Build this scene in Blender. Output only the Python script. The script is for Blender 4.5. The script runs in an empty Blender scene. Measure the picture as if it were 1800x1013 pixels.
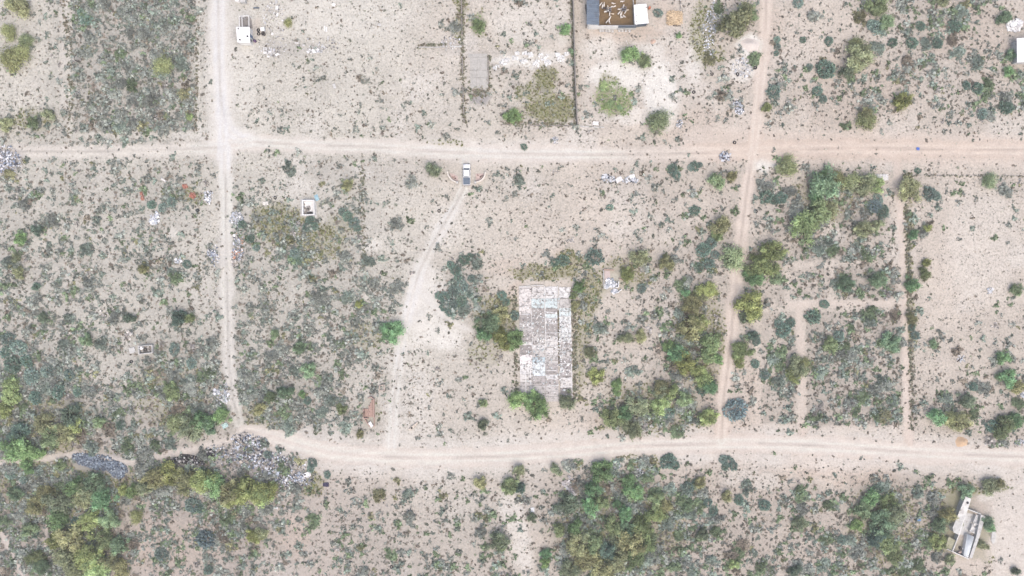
import bpy, bmesh, math, random
import numpy as np
from mathutils import Vector, Matrix

# ------------------------------------------------------------------ camera, sky, sun, exposure
scene = bpy.context.scene
COL = scene.collection
CAM_H = 180.0          # a drone looking straight down
S = 0.15               # metres of ground per photograph pixel (1800 wide)

cam_data = bpy.data.cameras.new('camera')
cam = bpy.data.objects.new('camera', cam_data)
COL.objects.link(cam)
cam.location = (0, 0, CAM_H)
cam.rotation_euler = (0, 0, 0)
cam_data.sensor_width = 36.0
cam_data.lens = 36.0 * CAM_H / (1800 * S)
cam_data.clip_start = 1.0
cam_data.clip_end = 5000.0
scene.camera = cam

SUN_EL, SUN_AZ = math.radians(62), math.radians(160)      # azimuth from +Y towards +X
world = bpy.data.worlds.new('World')
scene.world = world
world.use_nodes = True
wn = world.node_tree
wn.nodes.clear()
w_out = wn.nodes.new('ShaderNodeOutputWorld')
w_bg = wn.nodes.new('ShaderNodeBackground')
w_sky = wn.nodes.new('ShaderNodeTexSky')
w_sky.sky_type = 'NISHITA'
w_sky.sun_disc = False
w_sky.sun_elevation = SUN_EL
w_sky.sun_rotation = SUN_AZ
w_sky.air_density = 1.0
w_sky.dust_density = 5.0
w_sky.ozone_density = 0.6
w_bg.inputs['Strength'].default_value = 0.15
wn.links.new(w_sky.outputs[0], w_bg.inputs[0])
wn.links.new(w_bg.outputs[0], w_out.inputs[0])

sun_data = bpy.data.lights.new('sun', 'SUN')
sun_data.energy = 0.8
sun_data.angle = math.radians(100)
sun_data.color = (1.0, 0.95, 0.88)
sun = bpy.data.objects.new('sun', sun_data)
COL.objects.link(sun)
sd = Vector((math.sin(SUN_AZ) * math.cos(SUN_EL), math.cos(SUN_AZ) * math.cos(SUN_EL), math.sin(SUN_EL)))
sun.rotation_euler = sd.to_track_quat('Z', 'Y').to_euler()
sun.location = (60, 60, 150)

vs = scene.view_settings
vs.view_transform = 'Standard'
vs.look = 'None'
vs.gamma = 1.0
vs.use_curve_mapping = False
vs.exposure = 1.30
scene.cycles.max_bounces = 6
scene.cycles.diffuse_bounces = 3
scene.cycles.transparent_max_bounces = 4

# ------------------------------------------------------------------ small helpers
rng = np.random.default_rng(7)
random.seed(7)

def W(u, v, h=0.0):
    """photograph pixel -> plan position in metres of a point h metres above the ground"""
    k = S * (CAM_H - h) / CAM_H
    return ((u - 900.0) * k, (506.5 - v) * k)

def lin(c):
    c = np.asarray(c, float) / 255.0
    return np.where(c <= 0.04045, c / 12.92, ((c + 0.055) / 1.055) ** 2.4)

ALB = 0.42
def C(r, g, b, k=ALB):
    l = lin((r, g, b)) * k
    return (float(l[0]), float(l[1]), float(l[2]), 1.0)

_tab = np.random.default_rng(99).random((256, 256))
def vnoise(x, y, scale, seed=0):
    x = np.asarray(x, float) / scale + seed * 17.31
    y = np.asarray(y, float) / scale + seed * 9.77
    xi = np.floor(x).astype(int); yi = np.floor(y).astype(int)
    fx = x - xi; fy = y - yi
    fx = fx * fx * (3 - 2 * fx); fy = fy * fy * (3 - 2 * fy)
    a = _tab[xi & 255, yi & 255]; b = _tab[(xi + 1) & 255, yi & 255]
    c = _tab[xi & 255, (yi + 1) & 255]; d = _tab[(xi + 1) & 255, (yi + 1) & 255]
    return (a * (1 - fx) + b * fx) * (1 - fy) + (c * (1 - fx) + d * fx) * fy

def fbm(x, y, scale, seed=0, octv=4):
    t = 0; a = 1.0; n = 0
    for i in range(octv):
        t = t + a * vnoise(x, y, scale / 2 ** i, seed + i * 3); n += a; a *= 0.55
    return t / n

def sstep(a, b, x):
    t = np.clip((x - a) / (b - a), 0, 1)
    return t * t * (3 - 2 * t)

def mixc(a, b, t):
    return a + (b - a) * t[..., None]

# ------------------------------------------------------------------ the lie of the land (all in photograph pixels on the ground)
# each: name, kind, points, width, tone (0 pale .. 1 warm), strength
ROADS = [
 ('dirt_road', [(383,-60),(385,100),(388,180),(393,250),(397,330),(398,450),(400,560),(402,640),(408,690),(420,745)], 24, 0.0, 1.0),
 ('dirt_road', [(-60,268),(40,267),(150,267),(260,264),(345,262),(392,258),(450,250),(560,256),(650,258),(730,264),(800,268),(860,270),(1000,272),(1150,272),(1280,268),(1400,263),(1500,260),(1600,262),(1700,264),(1860,264)], 24, 0.35, 0.9),
 ('dirt_road', [(430,758),(480,768),(520,782),(580,796),(660,803),(760,806),(880,803),(1000,796),(1100,786),(1200,782),(1300,780),(1400,782),(1500,788),(1600,795),(1700,800),(1860,806)], 27, 0.5, 1.0),
 ('dirt_road', [(1350,-60),(1345,60),(1338,130),(1332,200),(1325,260),(1315,320),(1305,400),(1296,480),(1288,560),(1280,640),(1272,700),(1268,775)], 21, 0.9, 0.95),
 ('dirt_track', [(819,280),(815,332),(800,362),(780,395),(758,435),(738,475),(725,520),(715,560),(706,600),(700,650),(693,700),(688,790)], 20, 0.1, 0.8),
 ('dirt_track', [(389,180),(394,208),(404,232),(425,245),(470,252)], 19, 0.0, 0.9),
 ('footpath', [(-40,818),(30,811),(80,806),(120,801),(170,803),(215,811),(235,812),(300,797),(360,785),(425,768)], 11, 0.5, 0.9),
 ('footpath', [(1577,290),(1583,380),(1588,450),(1590,550),(1593,650),(1599,790)], 12, 0.9, 0.9),
 ('footpath', [(1404,540),(1407,600),(1410,680),(1411,760)], 11, 0.9, 0.65),
 ('footpath', [(1384,537),(1430,534),(1500,534),(1590,532)], 11, 0.8, 0.6),
 ('footpath', [(745,515),(765,540),(790,562),(830,583)], 9, 0.0, 0.8),
 ('footpath', [(80,1060),(78,1000),(80,950),(86,905)], 6, 0.5, 0.6),
 ('footpath', [(-30,935),(5,940),(20,970),(55,1050)], 8, 0.5, 0.8),
 ('footpath', [(110,-50),(111,60),(111,190)], 9, 0.3, 0.5),
]
RUTTED = (0, 1, 2, 3, 4, 5)

def seg_dist(u, v, pts):
    best = np.full(u.shape, 1e9); side = np.zeros(u.shape)
    for (x0, y0), (x1, y1) in zip(pts[:-1], pts[1:]):
        dx, dy = x1 - x0, y1 - y0
        L2 = dx * dx + dy * dy
        t = np.clip(((u - x0) * dx + (v - y0) * dy) / L2, 0, 1)
        px = u - x0 - t * dx; py = v - y0 - t * dy
        d = np.hypot(px, py)
        m = d < best
        best = np.where(m, d, best)
        side = np.where(m, np.sign(dx * py - dy * px), side)
    return best, side

# shrub cover, tenths, one digit per 50 x 50 pixel cell
COVER = np.array([[int(ch) for ch in r] for r in """
115888710010010111120000122112344542
115888710010000001212000223112334432
115888710011110112210211233333444433
115888710110011122112112223424433444
344777610111111112111111211212112222
322222210112211111111123121200000000
444445412212311112112333234455513222
334334314343421111111122123576712111
434344325454421111112122551456621001
443445434455422351121144622577721000
444333334445541652003225622466621101
654334435554542113003327622577721112
875446655544431122002327732588822222
986447867765331121002347743588823333
998667868765421121112577522588823434
997776434522211211111332111111111245
875358766741111111225664332111233211
999866787643332333357877544555787532
899854457433333333247988555555786431
799844445333443334247988655455776211
789844445333443434347988655455776211
""".split()], float)

# plots whose scrub stops along a straight edge
PLOTS = [(1418,549,1585,748,.74),(1466,468,1580,526,.66),(1392,470,1458,524,.5),(1338,548,1398,742,.55),(128,-60,343,232,.80)]
def cover(u, v):
    n1 = (fbm(u, v, 40, 3, 3) - 0.5) * 34; n2 = (fbm(u, v, 40, 8, 3) - 0.5) * 34
    x = np.clip((u + n1) / 50.0 - 0.5, 0, 34.999); y = np.clip((v + n2) / 50.0 - 0.5, 0, 19.999)
    xi = x.astype(int); yi = y.astype(int); fx = x - xi; fy = y - yi
    A = COVER
    r = (A[yi, xi] * (1 - fx) + A[yi, xi + 1] * fx) * (1 - fy) + (A[yi + 1, xi] * (1 - fx) + A[yi + 1, xi + 1] * fx) * fy
    r = np.minimum(r / 10.0 * 1.22, .97)
    wu = u + (fbm(u, v, 12, 101, 2) - .5) * 8; wv = v + (fbm(u, v, 12, 103, 2) - .5) * 8
    for (a0, b0, a1, b1, c) in PLOTS:
        q = np.maximum(np.maximum(a0 - wu, wu - a1), np.maximum(b0 - wv, wv - b1))
        ins = 1 - sstep(-2, 3, q); ring = (1 - sstep(8, 16, q)) * (1 - ins)
        r = r * (1 - ins) + np.maximum(c * (.75 + .5 * fbm(u, v, 45, 107, 3)), 0) * ins
        r = r * (1 - .75 * ring)
    return np.minimum(r, .97)

# soft patches: u, v, ru, rv, rotation, strength
LIME = [(1085,135,55,30,0,.9),(1160,165,32,65,-.1,1),(1060,85,40,25,0,.5),(1120,205,60,16,0,.5),(1135,110,40,40,0,.6),(1318,80,26,20,0,1),(1348,289,21,15,0,1),
        (905,108,48,13,.1,.8),(960,105,45,14,0,.6),(745,545,38,75,.3,.6),(775,590,45,28,.3,.75),(700,600,18,60,.2,.25),(785,400,34,50,.5,.3),(1225,80,20,75,.1,.55),(1305,120,26,28,0,.65),
        (650,430,20,14,0,.5),(1078,492,14,16,0,.5),(385,120,24,130,0,.3),(395,235,60,30,.2,.35),(425,100,30,120,0,.3),(800,258,60,10,0,.5),(870,262,40,10,0,.4),
        (905,930,22,90,-.25,.5),(1325,845,60,16,.1,.3),(1730,870,16,14,0,.5),(1748,945,6,14,0,.8),(300,410,10,8,0,.5),(645,520,14,10,0,.4),(1180,560,20,40,0,.25),(1460,408,28,20,1.2,.35),
        (990,40,20,40,0,.4),(920,40,60,40,0,.35),(600,30,150,40,0,.25),(1100,805,200,10,0,.2),(930,560,40,60,0,.3),(1730,430,70,110,0,.25),(1790,450,25,25,0,.4),(635,300,20,12,.5,.4)]
OLIVE = [(958,140,24,26,0,1),(925,160,22,16,0,.6),(965,190,46,26,0,1),(905,205,20,14,0,.5),(1000,190,12,26,0,.8),(495,395,48,38,.2,.8),(565,425,44,34,.2,.6),(600,395,28,22,0,.4),(460,385,20,22,0,.6),
         (1040,515,24,44,.1,.75),(1018,620,12,80,0,.55),(1030,560,16,50,0,.5),(960,480,62,16,0,.8),(1000,462,28,22,0,.7),(875,560,45,45,0,.6),(850,620,30,26,0,.3),(1078,178,36,30,.2,.9),(1068,150,22,22,0,.6),(1235,55,26,62,0,.6),(1250,95,24,20,0,.4),
         (1682,890,26,46,.4,.85),(1664,940,20,34,.3,.7),(1690,865,60,10,0,.6),(1728,940,14,24,.3,.6),(1755,855,30,9,.2,.7),(330,345,28,14,.2,.6),(1105,800,40,7,-.05,.6),(545,850,26,22,0,.6),(1130,812,34,14,0,.6),
         (640,590,34,30,0,.4),(810,30,10,50,0,.5),(842,40,16,22,0,.6),(790,255,40,7,.1,.45),(300,690,70,60,0,.35),(120,850,140,60,0,.5),(1090,930,120,90,0,.5),(1555,920,70,70,0,.4),(70,750,100,60,0,.5),(60,210,40,20,0,.4),
         (1600,560,9,110,0,.6),(1597,400,7,70,0,.6),(1230,600,50,90,0,.45),(1150,720,90,50,0,.4),(1450,350,60,50,0,.35),(650,725,20,30,0,.25),(1700,970,50,14,.2,.4),(460,735,60,26,0,.4),(1100,480,50,30,0,.4)]
GREY = [(845,171,20,15,0,1),(455,815,75,24,.25,.85),(375,805,40,14,0,.7),(520,845,34,20,.2,.8),(340,812,50,9,-.2,.6),(845,110,30,50,0,.15),(905,150,14,10,0,.4),(955,122,12,10,0,.5),(950,155,14,8,0,.4),(20,285,22,22,0,.6),
        (430,60,26,20,0,.35),(175,815,58,22,.16,.7),(500,85,60,14,0,.3),(800,85,40,14,0,.25),(700,300,80,30,0,.2),(580,300,60,20,0,.2),(390,445,14,30,0,.4),(425,420,22,50,0,.3)]
BROWN = [(1100,60,75,14,0,.6),(1165,25,24,30,0,.4),(1160,10,20,16,0,.4),(455,50,14,18,0,.5),(1018,520,20,18,0,.3),(905,520,14,24,0,.5),(895,470,45,14,0,.3),(1000,450,30,16,0,.5),(1105,70,30,14,0,.4),(1450,395,22,30,0,.6),(1165,620,14,26,0,.5),(930,40,10,6,0,.2),
         (515,940,34,34,0,.4),(300,960,110,50,0,.35),(1480,825,110,30,.1,.5),(1350,60,30,60,0,.3),(1290,720,60,110,0,.35),(1500,180,120,90,0,.25),(1240,230,90,40,0,.3),(1700,60,80,60,0,.25),(470,775,40,10,.2,.5),(130,790,60,14,0,.4),(1060,745,40,30,0,.25)]

def patches(u, v, L, warp=9.0, seed=0):
    wu = u + (fbm(u, v, 14, 21 + seed, 3) - .5) * 2 * warp; wv = v + (fbm(u, v, 14, 31 + seed, 3) - .5) * 2 * warp
    r = np.zeros(u.shape)
    for (cu, cv, a, b, rot, s) in L:
        c, sn = math.cos(rot), math.sin(rot)
        x = ((wu - cu) * c + (wv - cv) * sn) / a; y = (-(wu - cu) * sn + (wv - cv) * c) / b
        r = np.maximum(r, s * (1 - sstep(0.65, 1.2, np.hypot(x, y))))
    return r

def land(u, v):
    """everything the soil and the scatter need to know at points (u, v)"""
    f = {}
    road = np.zeros(u.shape); tone = np.zeros(u.shape); rid = np.full(u.shape, -1); rut = np.zeros(u.shape); mid = np.zeros(u.shape)
    wob = (fbm(u, v, 26, 41, 3) - .5) * 9
    for i, (nm, pts, w, tn, st) in enumerate(ROADS):
        d, sd_ = seg_dist(u, v, pts)
        dd = d + wob * (1.2 if w > 15 else 0.5) + (fbm(u, v, 7, 43, 2) - .5) * (5 if w > 15 else 2)
        m = st * (1 - sstep(w * .5 - 4, w * .5 + 5, dd))
        if i == 0: m = m * (1 - .3 * sstep(280, 330, v))
        if i == 4: m = m * .75
        if i == 1:
            m = m * (.7 + .3 * sstep(330, 400, u))
            m = m * (1 - 0.45 * sstep(900, 1250, u))
        up = m > road
        road = np.where(up, m, road); tone = np.where(up, tn + (.6 * sstep(1050, 1350, u) if i == 1 else 0), tone); rid = np.where(up & (m > .45), i, rid)
        if i in RUTTED:
            g = 5.0 if i != 2 else 6.0
            r = np.exp(-((d - g) / 2.4) ** 2) * st
            r2 = np.exp(-((d + wob * .5 - g - 4.0) / 1.5) ** 2) * st * .6 * sstep(.45, .6, vnoise(u, v, 90, 80 + i))
            rut = np.maximum(rut, np.maximum(r * (.55 + .45 * vnoise(u, v, 25, 85 + i)), r2))
            mid = np.maximum(mid, np.exp(-(d / 2.0) ** 2) * st * sstep(.35, .6, vnoise(u, v, 60, 60 + i)))
    # broad worn shoulders
    sh = np.zeros(u.shape)
    for (pts, w) in (([(1230,255),(1400,258),(1600,262),(1860,268)], 62), ([(470,775),(620,800),(800,806),(1000,790),(1200,784),(1450,790),(1860,812)], 74), ([(383,-60),(388,180),(396,270)], 52), ([(392,200),(405,236),(450,250)], 40), ([(760,262),(880,268),(1000,268)], 46), ([(1775,840),(1790,1060)], 90), ([(742,480),(722,560)], 50)):
        d, _ = seg_dist(u, v, pts)
        sh = np.maximum(sh, 1 - sstep(w * .28, w * .62, d + wob))
    f['road'] = road; f['tone'] = tone; f['rid'] = rid; f['rut'] = rut; f['mid'] = mid; f['shoulder'] = sh
    f['cover'] = cover(u, v)
    f['lime'] = patches(u, v, LIME, 9, 0); f['olive'] = patches(u, v, OLIVE, 10, 2)
    f['grey'] = patches(u, v, GREY, 8, 4); f['brown'] = patches(u, v, BROWN, 14, 6)
    return f

def height(u, v):
    """ground height in metres"""
    h = (fbm(u, v, 160, 51, 3) - .5) * 0.5 + (fbm(u, v, 14, 55, 3) - .5) * 0.22
    for (cu, cv, a, b, hh) in ((178, 815, 52, 14, .25), (450, 815, 60, 24, .25)):
        h = h + hh * np.exp(-(((u - cu) / a) ** 2 + ((v - cv) / b) ** 2))
    return h

def gz(x, y):
    return float(height(np.array([x / S + 900.0]), np.array([506.5 - y / S]))[0])

# ------------------------------------------------------------------ materials
def new_mat(name):
    m = bpy.data.materials.new(name); m.use_nodes = True
    nt = m.node_tree; nt.nodes.clear()
    out = nt.nodes.new('ShaderNodeOutputMaterial')
    return m, nt, out

def nd(nt, t, **kw):
    n = nt.nodes.new(t)
    for k, v in kw.items(): setattr(n, k, v)
    return n

def plain(name, rgb, rough=.8, var=.18, scale=3.0, metallic=0.0, spec=.25, stain=None, stain_amt=.5, stain_scale=.8, bump=0.0, objcol=False):
    """painted / mineral surface: base colour with grain and, if asked, irregular stains"""
    m, nt, out = new_mat(name)
    b = nd(nt, 'ShaderNodeBsdfPrincipled')
    b.inputs['Roughness'].default_value = rough; b.inputs['Metallic'].default_value = metallic
    b.inputs['Specular IOR Level'].default_value = spec
    geo = nd(nt, 'ShaderNodeNewGeometry')
    no = nd(nt, 'ShaderNodeTexNoise'); no.inputs['Scale'].default_value = scale; no.inputs['Detail'].default_value = 6; no.inputs['Roughness'].default_value = .65
    nt.links.new(geo.outputs['Position'], no.inputs['Vector'])
    mr = nd(nt, 'ShaderNodeMapRange'); mr.inputs[1].default_value = .25; mr.inputs[2].default_value = .75; mr.inputs[3].default_value = 1 - var; mr.inputs[4].default_value = 1 + var
    nt.links.new(no.outputs['Fac'], mr.inputs[0])
    mul = nd(nt, 'ShaderNodeMix', data_type='RGBA', blend_type='MULTIPLY'); mul.inputs[0].default_value = 1
    if objcol:
        oi = nd(nt, 'ShaderNodeObjectInfo'); nt.links.new(oi.outputs['Color'], mul.inputs[6])
    else:
        mul.inputs[6].default_value = rgb
    nt.links.new(mr.outputs[0], mul.inputs[7])
    last = mul.outputs[2]
    if stain is not None:
        n2 = nd(nt, 'ShaderNodeTexNoise'); n2.inputs['Scale'].default_value = stain_scale; n2.inputs['Detail'].default_value = 8; n2.inputs['Roughness'].default_value = .7
        nt.links.new(geo.outputs['Position'], n2.inputs['Vector'])
        r2 = nd(nt, 'ShaderNodeMapRange'); r2.inputs[1].default_value = .48; r2.inputs[2].default_value = .62; r2.inputs[4].default_value = stain_amt
        nt.links.new(n2.outputs['Fac'], r2.inputs[0])
        mx = nd(nt, 'ShaderNodeMix', data_type='RGBA'); nt.links.new(r2.outputs[0], mx.inputs[0]); nt.links.new(last, mx.inputs[6]); mx.inputs[7].default_value = stain
        last = mx.outputs[2]
    nt.links.new(last, b.inputs['Base Color'])
    if bump > 0:
        bp = nd(nt, 'ShaderNodeBump'); bp.inputs['Distance'].default_value = bump; nt.links.new(no.outputs['Fac'], bp.inputs['Height']); nt.links.new(bp.outputs[0], b.inputs['Normal'])
    nt.links.new(b.outputs[0], out.inputs[0])
    return m

def ground_material():
    m, nt, out = new_mat('dry_soil')
    b = nd(nt, 'ShaderNodeBsdfPrincipled'); b.inputs['Roughness'].default_value = .95; b.inputs['Specular IOR Level'].default_value = .1
    at = nd(nt, 'ShaderNodeAttribute', attribute_name='soil')
    geo = nd(nt, 'ShaderNodeNewGeometry')
    def noise(scale, det, lo, hi, a, c):
        n = nd(nt, 'ShaderNodeTexNoise'); n.inputs['Scale'].default_value = scale; n.inputs['Detail'].default_value = det; n.inputs['Roughness'].default_value = .7
        nt.links.new(geo.outputs['Position'], n.inputs['Vector'])
        r = nd(nt, 'ShaderNodeMapRange'); r.inputs[1].default_value = lo; r.inputs[2].default_value = hi; r.inputs[3].default_value = a; r.inputs[4].default_value = c
        nt.links.new(n.outputs['Fac'], r.inputs[0])
        return n, r
    n1, r1 = noise(2.2, 6, .3, .7, .84, 1.12)
    n2, r2 = noise(.35, 5, .3, .7, .93, 1.06)
    n3, r3 = noise(1.7, 5, .47, .68, 0.0, 1.0)
    m1 = nd(nt, 'ShaderNodeMath', operation='MULTIPLY'); nt.links.new(r1.outputs[0], m1.inputs[0]); nt.links.new(r2.outputs[0], m1.inputs[1])
    mul = nd(nt, 'ShaderNodeMix', data_type='RGBA', blend_type='MULTIPLY'); mul.inputs[0].default_value = 1
    nt.links.new(at.outputs['Color'], mul.inputs[6]); nt.links.new(m1.outputs[0], mul.inputs[7])
    # scattered dead litter and pebbles; 'rough' says how much of it lies here
    ar = nd(nt, 'ShaderNodeAttribute', attribute_name='litter')
    m2 = nd(nt, 'ShaderNodeMath', operation='MULTIPLY'); nt.links.new(r3.outputs[0], m2.inputs[0]); nt.links.new(ar.outputs['Fac'], m2.inputs[1])
    mx = nd(nt, 'ShaderNodeMix', data_type='RGBA'); nt.links.new(m2.outputs[0], mx.inputs[0]); nt.links.new(mul.outputs[2], mx.inputs[6]); mx.inputs[7].default_value = C(168, 164, 154)
    nt.links.new(mx.outputs[2], b.inputs['Base Color'])
    bp = nd(nt, 'ShaderNodeBump'); bp.inputs['Distance'].default_value = .06; bp.inputs['Strength'].default_value = .6
    nt.links.new(n1.outputs['Fac'], bp.inputs['Height']); nt.links.new(bp.outputs[0], b.inputs['Normal'])
    nt.links.new(b.outputs[0], out.inputs[0])
    return m

def leaf_material(name, source, transl=.5):
    """leaves: colour from the object (source 'object') or from a per-plant colour attribute (source 'attr'), varied leaf by leaf"""
    m, nt, out = new_mat(name)
    d = nd(nt, 'ShaderNodeBsdfDiffuse'); t = nd(nt, 'ShaderNodeBsdfTranslucent'); mixs = nd(nt, 'ShaderNodeMixShader'); mixs.inputs[0].default_value = transl
    if source == 'attr':
        a = nd(nt, 'ShaderNodeAttribute', attribute_name='col'); colr = a.outputs['Color']
    else:
        oi = nd(nt, 'ShaderNodeObjectInfo'); a = nd(nt, 'ShaderNodeAttribute', attribute_name='shade')
        mul = nd(nt, 'ShaderNodeMix', data_type='RGBA', blend_type='MULTIPLY'); mul.inputs[0].default_value = 1
        nt.links.new(oi.outputs['Color'], mul.inputs[6]); nt.links.new(a.outputs['Color'], mul.inputs[7]); colr = mul.outputs[2]
    nt.links.new(colr, d.inputs[0]); nt.links.new(colr, t.inputs[0])
    nt.links.new(d.outputs[0], mixs.inputs[1]); nt.links.new(t.outputs[0], mixs.inputs[2])
    nt.links.new(mixs.outputs[0], out.inputs[0])
    return m

M = {}
M['soil'] = ground_material()
M['leaf'] = leaf_material('leaves_by_plant', 'object')
M['leafc'] = leaf_material('leaves_massed', 'attr')
M['bark'] = plain('bark', C(96, 84, 74), .95, .3, 8)
M['white'] = plain('white_plaster', C(250, 249, 247, .48), .8, .06, 2, stain=C(205, 200, 195), stain_amt=.35, stain_scale=1.5)
M['oldwhite'] = plain('weathered_white', C(238, 236, 232, .46), .85, .1, 2.5, stain=C(188, 184, 178), stain_amt=.7, stain_scale=1.1)
M['whiteroof'] = plain('white_roof_paint', C(255, 255, 255, .55), .55, .04, 1)
M['plasterg'] = plain('weathered_plaster', C(226, 225, 222), .9, .12, 3, stain=C(170, 166, 160), stain_amt=.6, stain_scale=1.2)
M['concrete'] = plain('grey_concrete', C(206, 203, 197), .9, .14, 3, stain=C(178, 175, 168), stain_amt=.6, stain_scale=1.0, bump=.02)
M['block'] = plain('grey_block', C(168, 162, 156), .95, .2, 5, stain=C(120, 112, 104), stain_amt=.6, stain_scale=1.6)
M['darksteel'] = plain('blue_grey_steel_sheet', C(112, 126, 142, .5), .5, .14, 2.5, metallic=.2, stain=C(90, 98, 108), stain_amt=.6, stain_scale=.9)
M['steel'] = plain('galvanised_steel', C(170, 168, 172), .5, .15, 4, metallic=.4)
M['manure'] = plain('trodden_manure', C(148, 124, 92), .95, .22, 1.5, stain=C(118, 94, 66), stain_amt=.8, stain_scale=.5, bump=.03)
M['brick'] = plain('red_brick', C(204, 174, 161), .9, .16, 6, stain=C(188, 160, 148), stain_amt=.5, stain_scale=2)
M['pink'] = plain('pink_gravel', C(226, 204, 196), .95, .2, 5)
M['black'] = plain('black_rubber', C(62, 62, 66), .8, .2, 6)
M['wood'] = plain('weathered_wood', C(150, 138, 124), .9, .2, 6)
M['darkwood'] = plain('charred_wood', C(84, 80, 80), .9, .2, 6)
M['bits'] = leaf_material('litter_bits', 'attr', .05)
M['objpaint'] = plain('painted_by_object', (1, 1, 1, 1), .7, .1, 4, objcol=True)
M['oldfloor'] = plain('old_painted_floor', (1, 1, 1, 1), .9, .12, 4, objcol=True, stain=C(150, 147, 144), stain_amt=.85, stain_scale=1.3, bump=.02)

# ------------------------------------------------------------------ mesh helpers
class MB:
    def __init__(self): self.v = []; self.f = []
    def add(self, verts, faces):
        o = len(self.v); self.v += [tuple(p) for p in verts]; self.f += [tuple(i + o for i in fc) for fc in faces]; return self
    def box(self, cx, cy, cz, sx, sy, sz, rz=0.0, top=1.0):
        c, s = math.cos(rz), math.sin(rz); P = []
        for z, k in ((-.5, 1), (.5, top)):
            for x, y in ((-.5, -.5), (.5, -.5), (.5, .5), (-.5, .5)):
                X, Y = x * sx * k, y * sy * k
                P.append((cx + X * c - Y * s, cy + X * s + Y * c, cz + z * sz))
        return self.add(P, [(3, 2, 1, 0), (4, 5, 6, 7), (0, 1, 5, 4), (1, 2, 6, 5), (2, 3, 7, 6), (3, 0, 4, 7)])
    def prism(self, poly, z0, z1):
        a = sum(poly[i][0] * poly[(i + 1) % len(poly)][1] - poly[(i + 1) % len(poly)][0] * poly[i][1] for i in range(len(poly)))
        if a < 0: poly = poly[::-1]
        n = len(poly)
        P = [(x, y, z0) for x, y in poly] + [(x, y, z1 if not callable(z1) else z1(x, y)) for x, y in poly]
        return self.add(P, [tuple(range(n))[::-1], tuple(range(n, 2 * n))] + [(i, (i + 1) % n, n + (i + 1) % n, n + i) for i in range(n)])
    def wall(self, a, b, th, z0, z1):
        dx, dy = b[0] - a[0], b[1] - a[1]; L = math.hypot(dx, dy)
        return self.box((a[0] + b[0]) / 2, (a[1] + b[1]) / 2, (z0 + z1) / 2, L, th, z1 - z0, math.atan2(dy, dx))
    def tube(self, a, b, r0, r1=None, n=6):
        r1 = r0 if r1 is None else r1
        a, b = Vector(a), Vector(b); d = (b - a).normalized()
        x = d.orthogonal().normalized(); y = d.cross(x); P = []
        for c, r in ((a, r0), (b, r1)):
            for i in range(n):
                t = 2 * math.pi * i / n; P.append(c + x * math.cos(t) * r + y * math.sin(t) * r)
        return self.add(P, [tuple(range(n))[::-1], tuple(range(n, 2 * n))] + [(i, (i + 1) % n, n + (i + 1) % n, n + i) for i in range(n)])
    def lathe(self, cx, cy, prof, n=14):
        P = []; F = []
        for r, z in prof:
            for i in range(n):
                t = 2 * math.pi * i / n; P.append((cx + r * math.cos(t), cy + r * math.sin(t), z))
        m = len(prof)
        for j in range(m - 1):
            for i in range(n): F.append((j * n + i, j * n + (i + 1) % n, (j + 1) * n + (i + 1) % n, (j + 1) * n + i))
        return self.add(P, F)
    def torus(self, cx, cy, cz, R, r, n=16, k=8):
        P = []; F = []
        for i in range(n):
            t = 2 * math.pi * i / n
            for j in range(k):
                a = 2 * math.pi * j / k; q = R + r * math.cos(a)
                P.append((cx + q * math.cos(t), cy + q * math.sin(t), cz + r * math.sin(a)))
        for i in range(n):
            for j in range(k): F.append((i * k + j, ((i + 1) % n) * k + j, ((i + 1) % n) * k + (j + 1) % k, i * k + (j + 1) % k))
        return self.add(P, F)
    def mesh(self, name, mat, origin=(0, 0, 0)):
        me = bpy.data.meshes.new(name)
        ox, oy, oz = origin
        me.from_pydata([(x - ox, y - oy, z - oz) for x, y, z in self.v], [], self.f)
        me.materials.append(mat); me.update()
        return me
    def build(self, name, mat, parent=None, smooth=False, bevel=0.0):
        """one mesh object; with a parent the shape is given in world metres and stored relative to the parent"""
        o = bpy.data.objects.new(name, None)
        org = tuple(wloc(parent)) if parent else (0, 0, 0)
        if parent is None and self.v:
            xs = [p[0] for p in self.v]; ys = [p[1] for p in self.v]; zs = [p[2] for p in self.v]
            org = ((min(xs) + max(xs)) / 2, (min(ys) + max(ys)) / 2, min(zs))
        me = self.mesh(name, mat, org)
        bpy.data.objects.remove(o)
        o = bpy.data.objects.new(name, me); COL.objects.link(o)
        if parent: o.parent = parent
        else: o.location = org
        if smooth: me.polygons.foreach_set('use_smooth', [True] * len(me.polygons))
        if bevel > 0:
            bm = bmesh.new(); bm.from_mesh(me)
            bmesh.ops.bevel(bm, geom=bm.edges[:], offset=bevel, segments=2, affect='EDGES', profile=.6, clamp_overlap=True)
            bm.to_mesh(me); bm.free()
        return o

def wloc(o):
    l = Vector((0, 0, 0))
    while o is not None:
        l = l + o.location; o = o.parent
    return l

LABELS = set()
def tag(o, label, cat, group=None, kind=None):
    o['label'] = label
    if cat: o['category'] = cat
    if group: o['group'] = group
    o['kind'] = kind or 'thing'
    LABELS.add(label)
    return o

def thing(name, label, cat, x, y, z=None, group=None):
    o = bpy.data.objects.new(name, None); COL.objects.link(o)
    o.empty_display_size = .3
    o.location = (x, y, gz(x, y) if z is None else z)
    return tag(o, label, cat, group)

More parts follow.
